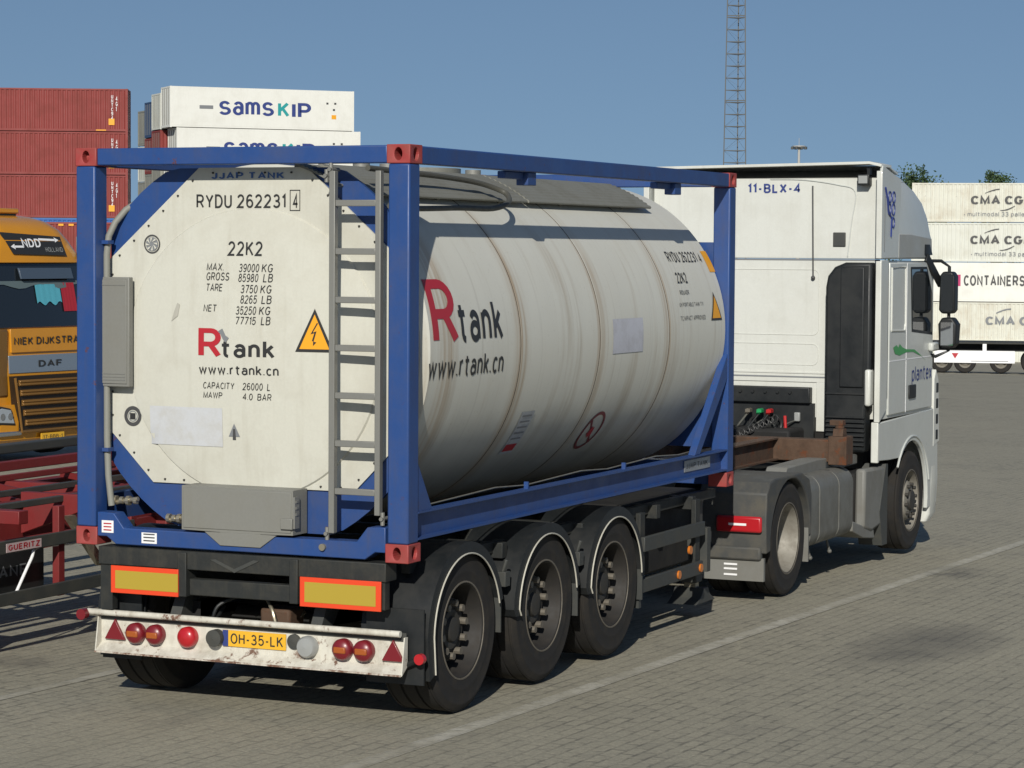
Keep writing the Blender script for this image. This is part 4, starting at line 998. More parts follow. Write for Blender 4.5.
# mirrors on the right and left
for s_ in (-1, 1):
    MR = MB().tube([(12.15, s_*1.22, 1.86), (12.25, s_*1.32, 1.86), (12.28, s_*1.40, 1.80), (12.28, s_*1.40, .92), (12.22, s_*1.28, .86), (12.15, s_*1.20, .90)], .018, 8).build('mirror_arm', 'black', TK)
    MB().prism([(s_*1.31, 1.35), (s_*1.32, 1.71), (s_*1.35, 1.75), (s_*1.45, 1.75), (s_*1.48, 1.70), (s_*1.48, 1.35), (s_*1.45, 1.31), (s_*1.34, 1.31)], 0, 12.20, 12.36).build('mirror_housing', 'black', MR, bev=.02)
    B(12.192, 12.2, *sorted((s_*1.335, s_*1.462)), 1.34, 1.72).build('mirror_glass', 'glass', MR, bev=.0)
    MB().prism([(s_*1.32, 1.00), (s_*1.31, 1.20), (s_*1.35, 1.27), (s_*1.46, 1.27), (s_*1.51, 1.20), (s_*1.50, 1.00), (s_*1.46, .95), (s_*1.35, .95)], 0, 12.18, 12.36).build('mirror_housing', 'black', MR, bev=.02)
    B(12.172, 12.18, *sorted((s_*1.345, s_*1.475)), .98, 1.22).build('mirror_glass', 'mirror', MR)
    B(12.05, 12.30, *sorted((s_*1.24, s_*1.30)), .92, 1.01).build('mirror_foot', 'silver', MR, bev=.02)
    MB().bar((11.95, s_*1.24, 1.90), (12.30, s_*1.30, 1.62), .03, .10).build('wind_deflector', 'black', TK, bev=.01)
# frame rails, engine bay, hoses
for s_ in (-1, 1): B(6.9, 12.2, *sorted((s_*.36, s_*.44)), -.42, -.16).build('frame_rail', 'under', TK)
B(10.43, 12.0, -.85, .85, -.35, .30).build('engine', 'under', TK, bev=.03)
B(10.60, 12.0, -1.0, 1.0, .02, .30).build('cab_floor', 'under', TK)
B(9.9, 10.41, -.45, .75, .02, .20).build('gearbox', 'under', TK, bev=.03)
B(10.30, 10.40, -.52, .95, .44, .60).build('coupling_bracket', 'black', TK, bev=.01)
for y in (.20, .07, -.06, -.19, -.32): MB().cyl((0, y, .55), 0, 10.28, 10.30, .016, 10).build('coupling_bolt', 'black', TK)
for i, (y, mt) in enumerate(((.10, 'nut'), (-.02, 'hoseg'), (-.12, 'hoser'))):
    MB().tube([(10.32, y, .36), (10.22, y, .36), (10.20, y, .33)], .022, 8).box(10.18, 10.26, y-.04, y+.01, .345, .375).build('air_coupling', mt, TK)
    MB().tube(smoothpts([(10.22, y, .33), (10.12, y+.06, .22), (10.0, y+.12, .12), (9.7, .1, .10), (9.0, .05, .20)]), .011, 6).build('air_hose', 'black' if i else 'hoseb', TK)
cp = [(10.1-.35*t/60, -.25+.30*t/60+.035*cos(t*.9), .30-.16*t/60+.035*sin(t*.9)) for t in range(61)]
MB().tube(cp, .007, 6).build('coiled_cable', 'blk', TK)
cp = [(10.2-.2*t/60, .12+.25*t/60+.035*cos(t*.9), .16+.035*sin(t*.9)) for t in range(61)]
MB().tube(cp, .007, 6).build('coiled_cable', 'guard', TK)
_rh = random.Random(4)
for k_ in range(9):
    y_ = _rh.uniform(-.4, .5); z_ = _rh.uniform(.22, .40)
    MB().tube(smoothpts([(10.33, y_, z_), (10.24, y_+_rh.uniform(-.1, .1), z_-.05), (10.16, y_+_rh.uniform(-.2, .2), _rh.uniform(.02, .2)), (10.05, y_+_rh.uniform(-.25, .25), _rh.uniform(.0, .15)), (9.8, _rh.uniform(-.2, .2), _rh.uniform(.0, .10))]), _rh.uniform(.008, .014), 6).build('air_hose', ('black', 'blk', 'guard')[k_ % 3], TK)
MB().tube([(10.2, -.30, .32), (10.2, -.31, .16)], .016, 8).build('warning_pole', 'hoser', TK)
B(10.30, 10.34, -.42, -.36, .26, .35).build('socket_box', 'greyl', TK, bev=.01)
B(10.35, 10.40, -.55, .9, -.05, .44).build('bay_back', 'black', TK)
for (y, z) in ((.25, .12), (-.05, .10), (-.22, .18), (.0, .16), (.32, .30), (-.38, .16)): B(10.15, 10.22, y-.02, y+.02, z-.012, z+.012).build('hose_clip', 'greyl', TK)
# catwalk covers, tank, boxes
CWK = MB().prism([(8.0, -.10), (8.1, -.01), (9.0, .0), (10.3, -.04), (10.3, -.14), (8.0, -.14)], 1, -1.02, -.82).build('catwalk_cover', 'rails', TK, bev=.012)
MB().prism([(8.6, -.06), (8.7, -.0), (10.3, -.03), (10.3, -.14), (8.6, -.14)], 1, .55, 1.02).build('catwalk_cover', 'rails', TK, bev=.012)
B(7.2, 10.1, -.36, .36, -.20, -.14).build('catwalk_plate', 'guard', TK)
MB().prism([(6.9, -.14), (8.2, -.14), (8.0, -.045), (7.0, -.045)], 1, -.42, .42).build('fifth_wheel', 'under', TK)
for s_ in (-1, 1):
    T_ = MB(); P = []
    y0_, y1_ = s_*.62, s_*1.225; rr = .14
    P = [(y0_, -.70), (y0_, -.13)]+[(y1_-s_*rr+s_*rr*sin(R(a)), -.10-rr+rr*cos(R(a))) for a in range(0, 91, 15)]+[(y1_-s_*rr+s_*rr*cos(R(a)), -.62-rr*sin(R(a))) for a in range(0, 91, 15)]
    FT = T_.prism(P, 0, 8.16, 9.50).build('fuel_tank', 'alu', TK, bev=.02)
    for x in (8.45, 9.05):
        MB().prism([(a+(s_*.006 if abs(a-y1_) < .1 else 0), b) for a, b in P], 0, x-.03, x+.03).build('tank_strap', 'alu', FT, bev=.004)
        MB().tube([(x, s_*1.1, -.75), (x+.03, s_*1.12, -.86)], .012, 6).ball((x+.04, s_*1.12, -.87), .022).build('strap_bolt', 'alu', FT)
    MB().cyl((9.3, s_*1.0, 0), 2, -.10, -.05, .05, 16).build('filler_cap', 'black', FT)
    MB().prism([(9.86, -.15), (10.55, -.17), (10.64, -.30), (10.62, -.72), (10.10, -.78), (9.84, -.72)], 1, *sorted((s_*1.13, s_*1.235))).build('battery_box', 'rails', TK, bev=.03)
    MB().prism([(9.50, -.72), (9.86, -.82), (10.25, -.86), (10.20, -.72), (9.86, -.70), (9.5, -.62)], 1, *sorted((s_*.9, s_*1.22))).build('step', 'rails', TK, bev=.01)
    B(9.90, 10.5, *sorted((s_*.6, s_*1.12)), -.72, -.20).build('battery_tray', 'under', TK, bev=.02); B(9.52, 9.84, *sorted((s_*.62, s_*.95)), -.72, -.15).build('air_dryer', 'under', TK, bev=.03)
    # rear fender: top, back and arch
    n = 16; P = [(6.86, -.66), (6.84, -.40), (6.86, -.14), (6.95, -.05), (7.1, -.025), (7.85, -.03), (8.06, -.10), (8.13, -.24), (8.13, -.62)]
    Q = [(7.54+.57*cos(R(-5+190*i/n)), -.60+.545*sin(R(-5+190*i/n))) for i in range(n+1)]
    FD = MB().prism(P+[(q[0], min(q[1], -.06)) for q in Q if 6.9 < q[0] < 8.105], 1, *sorted((s_*.62, s_*1.245))).build('rear_fender', 'fend', TK, bev=.012)
    B(6.83, 6.90, *sorted((s_*.62, s_*1.20)), -.72, -.60).build('fender_step', 'fend', FD, bev=.02)
    B(6.86, 6.90, *sorted((s_*.64, s_*1.22)), -.90, -.70).build('fender_flap', 'rails', FD)
    m_ = MB()
    for z in (-.76, -.80, -.85): m_.box(6.852, 6.859, *sorted((s_*.86, s_*.98)), z-.008, z+.008)
    m_.build('flap_print', 'wlet', FD)
    TL = B(6.795, 6.84, *sorted((s_*.80, s_*1.215)), -.475, -.335).build('tail_light', 'redl', FD, bev=.02)
    B(6.79, 6.796, *sorted((s_*.92, s_*1.08)), -.415, -.395).build('light_print', 'wlet', TL)
    B(8.11, 8.13, *sorted((s_*.7, s_*1.22)), -.86, -.55).build('fender_flap', 'rails', FD)
wd = wheel('wheel', TK, (0, 0, 0), .50, .30, -1, 'drive'); ws = wheel('wheel', TK, (0, 0, 0), .505, .31, -1, 'steer')
oT = Vector(TK.location)
for s_ in (-1, 1):
    for src, p in ((wd, (7.54, s_*1.07, -.59)), (wd, (7.54, s_*.72, -.59)), (ws, (11.53, s_*1.075, -.595))):
        if s_ == -1 and p[1] < -1: src.location = Vector(p)-oT
        else: near_copy(src, TK, Vector(p)-oT, s_ == 1)
for x in (7.54, 11.53): MB().cyl((x, 0, -.59), 1, -.95, .95, .08, 14).build('axle', 'under', TK)

# ------------------------------------------------------------------ orange truck waiting behind, front towards us
OG = g(17.5)
OT = root('orange_truck', 'orange truck seen from the front at the left edge, turquoise cloth behind its windscreen', 'truck', (17.45, 13.45, -1.18), R(-97))
def lof(sl, rb=.05):      # x forward = front
    return loft([(z, x0, x1, hw, rf_) for z, x0, x1, hw, rf_ in sl], rb)
OC_ = lof([(.85, -2.1, .0, 1.25, .16), (1.3, -2.1, .02, 1.25, .16), (1.95, -2.1, -.02, 1.25, .2), (2.72, -2.1, -.20, 1.20, .25), (2.90, -2.1, -.22, 1.18, .28)]).build('cab', 'oran', OT, smooth=30)
lof([(2.90, -2.1, -.14, 1.20, .38), (3.04, -2.1, -.17, 1.15, .42), (3.22, -2.1, -.23, 1.06, .46), (3.38, -2.1, -.32, .96, .46), (3.50, -2.1, -.50, .85, .42), (3.57, -2.1, -.75, .74, .36), (3.60, -2.1, -1.0, .6, .3)]).build('high_roof', 'oran', OT, smooth=50)
B(-1.4, -.9, -1.0, .45, 3.62, 3.70).build('roof_hatch', 'oran', OT, bev=.02); B(-1.4, -.92, -.95, .40, 3.585, 3.62).build('hatch_gap', 'black', OT)
lof([(.28, -.6, -.02, 1.22, .2), (.34, -.6, .06, 1.25, .22), (.60, -.6, .10, 1.25, .22), (.85, -.6, .06, 1.25, .2)]).build('front_bumper', 'oran', OT, smooth=30)
lof([(1.96, -.6, .0, 1.18, .2), (2.89, -.6, -.195, 1.16, .26)]).build('windscreen', 'glass', OT, smooth=30)
def fr_plate(nm, y0_, y1_, z0_, z1_, x0_, x1_, mat, lean=0, bev=.004, parent=OT):
    return MB().prism([(x0_, z0_), (x1_, z0_), (x1_-lean, z1_), (x0_-lean, z1_)], 1, y0_, y1_).build(nm, mat, parent, bev=bev)
nb = MB().prism([(-.50, 3.02), (.64, 3.00), (.62, 3.28), (-.66, 3.34)], 0, -.170, -.155)
nb.b.verts.ensure_lookup_table()
for v_ in nb.b.verts: v_.co.x -= (v_.co.z-3.04)*.42
NB = nb.build('name_board', 'blk', OT)
def nbm(y0_, z0_): return lambda a, b: (-.150-(z0_+b-3.04)*.42, y0_+a, z0_+b)
text('board_lettering', 'NDD', nbm(-.26, 3.11), .40, .15, 'wlet', NB, .03, shear=0, space=.85)
m_ = MB()
for P in ([(-.44, 3.115), (-.24, 3.115), (-.24, 3.145), (-.44, 3.145)], [(-.52, 3.13), (-.43, 3.09), (-.43, 3.17)], [(.12, 3.225), (.48, 3.215), (.48, 3.245), (.12, 3.255)], [(.56, 3.23), (.47, 3.195), (.47, 3.27)]):
    flatpoly(P, lambda a, b: (-.150-(b-3.04)*.42, a, b), m_)
m_.build('board_arrow', 'wlet', NB)
text('board_lettering', 'HOLLAND', nbm(.21, 3.05), .38, .08, 'greyl', NB, .0)
fr_plate('sun_visor', -.42, .72, 2.66, 2.82, -.10, -.07, plain('blue grey visor', (.06, .085, .12), .3), .06)
fr_plate('name_panel', -.75, .95, 1.60, 1.94, .0, .030, 'oran', .02)
text('panel_lettering', 'NIEK DIJKSTRA', lambda a, b: (.032-.0*b, -.70+a, 1.70+b), 1.40, .13, 'blk', OT, .02)
ch = plain('chrome trim', (.55, .57, .60), .15, .9)
fr_plate('maker_bar', -.80, .95, 1.30, 1.555, .0, .032, plain('grey blue bar', (.22, .27, .33), .2, .3), .01)
text('maker_lettering', 'DAF', lambda a, b: (.036, -.18+a, 1.38+b), .50, .105, 'blk', OT, .03)
m_ = MB()
bz = paint('bronze grille', (.24, .125, .035), .25, '3a2a18', .2, metal=.3)
for k_ in range(5):
    z = 1.16-.145*k_; w_ = .70-.035*k_
    m_.prism([(.10, z-.05), (.150, z-.035), (.155, z-.015), (.13, z), (.155, z+.02), (.13, z+.045), (.10, z+.045)], 1, -w_, w_)
m_.build('grille_slats', bz, OT, bev=.008)
MB().prism([(-.80, 1.26), (.80, 1.26), (.66, .44), (-.66, .44)], 0, -.02, .108).build('grille_backing', plain('dark grille', (.02, .012, .006), .5), OT)
MB().tube([(.125, -.78, 1.24), (.125, -.64, .46), (.125, .64, .46), (.125, .78, 1.24)], .022, 8).build('grille_frame', bz, OT)
for s_ in (-1, 1):
    B(-.5, .022, *sorted((s_*.80, s_*1.22)), .95, 1.95).build('corner_panel', bz, OT, bev=.04)
    HL = MB().prism([(s_*.74, .55), (s_*1.16, .58), (s_*1.20, .80), (s_*1.05, .84), (s_*.84, .80)], 0, -.3, .108).build('headlight', 'blk', OT, bev=.02)
    MB().prism([(s_*.78, .58), (s_*1.14, .61), (s_*1.17, .78), (s_*1.05, .81), (s_*.86, .78)], 0, .10, .116).build('headlight_glass', plain('headlight glass', (.35, .39, .42), .1), HL, bev=.01)
    for q_ in (.88, 1.04): MB().cyl((0, s_*q_, .69), 0, .112, .122, .05, 16).build('headlight_bulb', ch, HL)
    B(-.3, .112, *sorted((s_*.62, s_*1.12)), .40, .47).build('fog_light', ch, OT, bev=.02)
    B(-.3, -.10, *sorted((s_*1.02, s_*1.16)), 3.02, 3.30).build('roof_light', 'greyl', OT, bev=.03)
NPo = B(.105, .118, -.22, .28, .30, .41).build('number_plate', 'yplate', OT); text('plate_lettering', '17-BBB-1', lambda a, b: (.1195, -.18+a, .325+b), .42, .06, 'blk', NPo, .01)
# curtain and cloths behind the screen are set just on the inner glass line
m_ = MB(); pts = []
cz = lambda z: .004-(z-1.96)*.209+.006
def hang(nm, y0_, y1_, z0_, z1_, mat, wav):
    m_ = MB(); n = 14; A = []
    for i in range(n+1):
        y = y0_+(y1_-y0_)*i/n; zb = z0_+wav*sin(i*1.1); A.append((m_.b.verts.new((cz(z1_)+.006, y, z1_)), m_.b.verts.new((cz(zb)+.006+.004*sin(i*2.), y, zb))))
    for a, b in zip(A, A[1:]): m_.b.faces.new([a[0], b[0], b[1], a[1]])
    return m_.build(nm, mat, OT)
hang('hanging_cloth', -.10, .44, 2.30, 2.58, plain('turquoise cloth', (.08, .36, .45), .8), .03)
hang('hanging_cloth', .46, .76, 2.18, 2.60, plain('red cloth', (.35, .015, .03), .8), .0)
hang('curtain_fringe', -1.05, 1.05, 2.55, 2.63, plain('fringe', (.10, .14, .15), .8), .035)
for s_ in (-1, 1):
    Wq = MB().lathe([(-.15, .3), (-.155, .45), (-.12, .50), (.12, .50), (.155, .45), (.15, .3)], (-.95, s_*1.08, .50), 1, 36, closed=True).build('wheel', 'rubber', OT)
    MB().tube([(-.25, s_*1.22, 2.75), (-.1, s_*1.42, 2.70), (-.1, s_*1.42, 2.0), (-.2, s_*1.22, 1.9)], .02, 8).build('mirror_arm', 'black', OT)
    B(-.18, -.02, *sorted((s_*1.34, s_*1.54)), 2.10, 2.62).build('mirror_housing', 'black', OT, bev=.02)
B(-6, -2.0, -.5, .5, .6, .95).build('frame_rail', 'under', OT)
B(-3.9, -.6, -1.05, 1.05, .30, .84).build('engine', 'under', OT)

# ------------------------------------------------------------------ red empty trailer in the next lane
RT = root('empty_red_trailer', 'empty red skeletal trailer with grey side guards in the lane left of the tank', 'trailer', (4, 3.95, g(4))); RT['_abs'] = 1
y0r, y1r = 2.68, 5.22; yc = 3.95
for s_ in (-1, 1):
    y = yc+s_*.47
    MB().prism([(-1, -.42), (-1, -.06), (7.6, -.06), (7.6, -.25), (5, -.42)], 1, y-.015, y+.015).build('main_beam', 'rtrail', RT)
    B(-1, 7.6, y-.08, y+.08, -.06, -.045).build('beam_flange', 'rtrail', RT); B(-1, 5, y-.08, y+.08, -.435, -.42).build('beam_flange', 'rtrail', RT)
B(-1, 7.6, 5.06, 5.20, .12, .20).build('top_rail', 'guard', RT, bev=.01)
for x in (-.9, 1.6, 3.6, 6.0, 7.5): B(x-.06, x+.06, yc-1.2, yc+1.2, -.10, .0).build('cross_member', 'rtrail', RT, bev=.006); B(x-.05, x+.05, 5.06, 5.18, .0, .12).build('post', 'rtrail', RT)
for x in (2.6, 4.6): MB().prism([(yc-1.22, -.04), (yc-1.22, .03), (yc-.5, .03), (yc-.5, -.30)], 0, x-.04, x+.04).build('outrigger', 'rtrail', RT, bev=.006)
B(-1.0, 7.6, 3.05, 3.10, -.03, .02).build('inner_rail', 'guard', RT, bev=.006); B(-1.0, 7.6, 3.60, 3.64, -.02, .03).build('inner_rail', 'guard', RT, bev=.006); B(-1.0, 7.6, 4.28, 4.32, .0, .05).build('inner_rail', 'rtrail', RT, bev=.006)
for x_ in (1.9, 2.7, 3.1, 4.2, 5.2): MB().bar((x_, 3.48, -.08), (x_+.35, 4.42, -.02), .03, .05).build('lattice_bar', 'rtrail', RT)
B(-1.0, 7.6, 3.05, 3.10, -.32, -.26).build('lower_rail', 'rtrail', RT); B(-1.0, 7.6, 4.7, 4.78, .02, .10).build('inner_rail', 'rtrail', RT, bev=.006)
for z0_, z1_ in ((-.285, -.19), (-.665, -.57)): B(-.5, 3.0 if z1_ > -.3 else 3.2, y0r, y0r+.03, z0_, z1_).build('side_guard', 'guard', RT, bev=.006)
ST = B(1.28, 1.72, y0r-.004, y0r-.001, -.275, -.21).build('maker_label', plain('pale label', (.55, .42, .42), .5), RT)
text('label_lettering', 'GUERITZ', lambda a, b: (1.30+a, y0r-.006, -.262+b), .40, .042, 'rlet', ST, .03)
for x in (2.05, 3.05):
    B(x-.04, x+.04, y0r+.04, y0r+.10, -.68, .0).build('guard_post', 'rtrail', RT, bev=.006)
B(3.9, 4.05, 2.95, 3.1, -.95, -.10).build('landing_leg', 'rtrail', RT, bev=.01); B(3.8, 4.15, 2.85, 3.15, -1.055, -1.0).build('leg_foot', 'guard', RT)
MB().prism([(2.4, -.12), (2.5, -.12), (2.95, -.55), (2.85, -.55)], 1, 2.9, 2.95).build('leg_brace', 'brass', RT)
for x in (.2, -1.1):
    Wq = MB().lathe([(-.18, .3), (-.185, .47), (-.15, .52), (.15, .52), (.185, .47), (.18, .3)], (x, 2.95, g(x)+.52), 1, 40, closed=True).build('wheel', 'rubber', RT)
    MB().lathe([(-.17, .3), (-.05, .25), (-.05, .001)], (x, 2.95, g(x)+.52), 1, 30).build('rim', 'rim', Wq)
FLP = B(.80, .82, 2.72, 3.4, -.95, -.25).build('mud_flap', 'black', RT)
FS = B(.9, 2.0, 2.85, 2.87, -.62, -.30).build('black_tool_box', 'black', RT)
text('box_lettering', 'KOGANE', lambda a, b: (1.02+a, 2.846, -.50+b), .75, .10, 'lgrey', FS, .03)
MB().tube(smoothpts([(1.45, 2.72, -.60), (1.62, 2.70, -.36), (1.75, 2.72, -.28), (2.3, 2.75, -.30), (2.5, 2.8, -.20)]), .012, 8).build('bent_handle', 'wlet', RT)

# ------------------------------------------------------------------ freight containers in the distance
def cont_mat(name, c, dirt='6d4a30', amt=.3, rust=.0, streak=.2):
    return paint(name, c, .6, dirt, amt, scale=.9, streak=streak, rust=rust)
CM = {'red': cont_mat('oxide red container', (.235, .036, .030), '5a3a30', .4, streak=.4), 'white': cont_mat('white reefer', (.76, .76, .70), '8d8470', .2, streak=.1), 'cream': cont_mat('cream container', (.66, .67, .60), '9a9070', .3, .0, .22),
      'blue': cont_mat('blue container', (.03, .07, .16), '44505c', .3), 'blue2': cont_mat('bright blue container', (.03, .12, .38), '44505c', .3), 'grey': cont_mat('grey container', (.28, .28, .24), '5a5344', .4), 'rusty': cont_mat('rusting white container', (.66, .66, .57), '96784c', .4, .12, .4)}
def container(label, Lc, Hc, mat, loc, rz, corr=True, door=True, group=None, Wc=2.438):
    C_ = root('freight_container', label, 'container', loc, rz, group)
    e = .12
    # side facing -y (towards the camera): trapezoid corrugation
    def side(y, s_, nm):
        m_ = MB(); P = []
        if corr:
            x = e; k_ = 0; st = .07
            pat = [0, 0, 1, 1]
            while x < Lc-e: P.append((x, y-s_*.0+(.036*s_ if pat[k_ % 4] else 0))); x += st; k_ += 1
            P.append((Lc-e, y))
        else: P = [(e, y-s_*.02), (Lc-e, y-s_*.02)]
        for a, b in zip(P, P[1:]): m_.face([(a[0], a[1], .16), (b[0], b[1], .16), (b[0], b[1], Hc-.10), (a[0], a[1], Hc-.10)])
        m_.build(nm, mat, C_, smooth=0)
    side(.015, 1, 'side_panel'); side(Wc-.015, -1, 'side_panel')
    B(.05, Lc-.05, .05, Wc-.05, Hc-.06, Hc-.03).build('roof', mat, C_); B(.05, Lc-.05, .05, Wc-.05, .05, .10).build('floor', 'under', C_)
    B(Lc-.06, Lc-.03, .1, Wc-.1, .1, Hc-.06).build('end_panel', mat, C_)
    F = MB()
    for x in (0, Lc-.14):
        for y in (0, Wc-.12): F.box(x, x+.14, y, y+.12, .0, Hc)
    for y in (0, Wc-.08): F.box(.14, Lc-.14, y, y+.08, .04, .17); F.box(.14, Lc-.14, y, y+.08, Hc-.11, Hc-.01)
    for x in (0, Lc-.10):
        F.box(x, x+.10, .12, Wc-.12, .02, .16); F.box(x, x+.10, .12, Wc-.12, Hc-.12, Hc-.01)
    F.build('frame', mat, C_)
    for y in (.14, Wc/2+.01):
        D_ = B(.02, .06, y, y+Wc/2-.16, .17, Hc-.13).build('door', mat, C_)
        m_ = MB()
        for q in (.25, .75): m_.cyl((0, y+(Wc/2-.16)*q, 0), 2, .2, Hc-.16, .02, 6)
        m_.build('lock_bar', 'galv', D_)
    return C_
def place(px_yaw, D, z): return Vector((-14.198+D*cos(px_yaw), -8.302+D*sin(px_yaw), z))
def cside(C_, x0, z0, y=-.012): return lambda a, b: (x0+a, y, z0+b)
# red stack, upper left: right edge at yaw .5708
def stack_loc(yaw_right, D, rz, Lc):
    """point of the near-left-bottom corner, given where the right near corner stands"""
    p = place(yaw_right, D, 0); return Vector((p.x-Lc*cos(rz), p.y-Lc*sin(rz), 0))
Dr = 157.; rzr = .5965-pi/2-.10
hr = 2.591
zt = 1.944+(246.5-90.3)/2576.7*157
base = stack_loc(.5708, Dr, rzr, 12.19)
words = ['top', 'second', 'third', 'fourth']
for i in range(6):
    z = zt-hr*(i+1)
    lab = ['faded red corrugated container, topmost of the red stack at far left', 'faded red corrugated container just under the topmost red one', 'faded red corrugated container third in the red stack, right above the orange truck roof', 'deep red container under the blue one behind the orange truck', 'red container low in the left stack behind the orange truck', 'red container at the foot of the left stack'][i]
    if i == 3:
        c = container('bright blue container below the three faded red ones in the left stack', 12.19, .62*1, CM['blue2'], (base.x, base.y, zt-hr*3-.62), rzr) if False else None
    off_ = 0 if i < 3 else 1.1
    C_ = container(lab if i != 3 else 'bright blue container below the three faded red ones at left', 12.19, hr, CM['red'] if i != 3 else CM['blue2'], (base.x+.0, base.y, z), rzr, group='containers in the red stack' if i != 3 else None)
    if i < 3:
        for k_, (xx, h_, w_) in enumerate(((11.55, 1.3, .10), (11.82, .75, .10))):
            text('code_lettering', 'U\nN\nT\nC\n9\n4' if k_ == 0 else '4\nG\n1', cside(C_, xx-.35, .75 if k_ == 0 else 1.25), .12, 1.45 if k_ == 0 else .9, 'wlet', C_, .02)
        B(11.05, 11.40, -.012, -.008, .42, .80).build('yellow_mark', 'warn', C_); B(10.3, 10.9, -.012, -.008, .08, .14).build('yellow_mark', 'warn', C_)
for C_ in [o for o in bpy.data.objects if o.get('label', '').startswith('deep red')]: pass
# a nearer red box end showing beside the orange truck
c = container('dark red container seen between the orange truck roof and the left blue post', 12.19, 2.591, CM['red'], tuple(place(.62, 130, 1.944+(247-222)/2576.7*130-2.6)-Vector((6*cos(rzr), 6*sin(rzr), 0))), rzr)
B(9.0, 9.25, -.012, -.008, 2.40, 2.50).build('yellow_mark', 'warn', c); B(9.5, 9.75, -.012, -.008, 2.40, 2.50).build('yellow_mark', 'warn', c)
for k_ in (2, 3):
    container(['red container standing under the dark red one behind the orange truck', 'red container on the ground behind the orange truck'][k_-2], 12.19, 2.591, CM['red'], (c.location.x, c.location.y, c.location.z-2.6*(k_-1)), rzr)
# reefer stack
Dw = 184.; rzw = .5204-pi/2+.30
ywl = .5548                                   # left near corner, px 168
zt = 1.944+(248.2-88.3)/2576.7*Dw
p0 = place(ywl, Dw, 0); hw_ = 2.9
for i in range(5):
    z = zt-hw_*(i+1); sh = 0 if i == 0 else .5*(1 if i == 1 else .4)
    lab = ['white reefer container with dark blue lettering, topmost of its stack', 'white reefer container under the topmost lettered one, its lettering half hidden by the blue frame', 'white reefer container third in the stack behind the tank', 'white reefer container fourth in the stack behind the tank', 'white reefer container at the foot of the stack behind the tank'][i]
    C_ = container(lab, 13.72, hw_, CM['white'], (p0.x+sh*cos(rzw), p0.y+sh*sin(rzw), z), rzw, corr=False, group='white reefer containers')
    if i < 2:
        xs_ = 3.6 if i == 0 else 3.45; tealp = plain('teal lettering', (.02, .30, .30), .5) if i == 0 else bpy.data.materials['teal lettering']; M['teal'] = tealp
        text('line_lettering', 'S\u03b1\u03bcS', cside(C_, xs_, .95, -.014), 4.05, 1.0, 'blet', C_, .045, space=.7)
        text('line_lettering', 'K', cside(C_, xs_+4.35, .95, -.014), .85, 1.0, 'teal', C_, .045)
        text('line_lettering', 'IP', cside(C_, xs_+5.4, .95, -.014), 1.45, 1.0, 'blet', C_, .045, space=.8)
        B(2.15, 3.15, -.016, -.006, 1.35, 1.60).build('grey_patch', 'lgrey', C_)
        for q, zz in ((11.6, 1.9), (12.2, 1.9), (12.1, 1.45)): B(q, q+.16, -.016, -.006, zz, zz+.14).build('small_mark', 'dgrey', C_)
        B(12.0, 12.35, -.016, -.006, .85, 1.15).build('yellow_mark', 'warn', C_)
# end-on containers left of the reefers
nrm = Vector((sin(rzw), -cos(rzw), 0)); 
for k_, (mt, dz, lab) in enumerate((('cream', -.35, 'cream container seen end on just left of the white reefers'), ('blue', -.8, 'dark blue container seen end on left of the cream one'), ('grey', -1.3, 'grey container seen end on, leftmost beside the white reefers'))):
    for lv in range(2):
        q = p0-nrm*(2.6*(k_+1)); z = zt-2.6*(lv+1)+dz-.05*lv
        kk = ['red', 'red', 'cream'][k_] if lv else mt
        container(lab if not lv else ['red container seen end on under the cream one', 'red container seen end on under the dark blue one', 'cream container seen end on under the grey one'][k_], 12.19, 2.591, CM[kk], (q.x+.3*k_, q.y, z), rzw)
        for lw in range(1): 
            if lv == 1:
                for d in (1, 2, 3): container(f'weathered container {["directly","two places","three places"][d-1]} below the {["red end on box under the cream one","red end on box under the dark blue one","lower cream end on box"][k_]}', 12.19, 2.591, CM['grey'], (q.x+.3*k_, q.y, z-2.6*d), rzw)
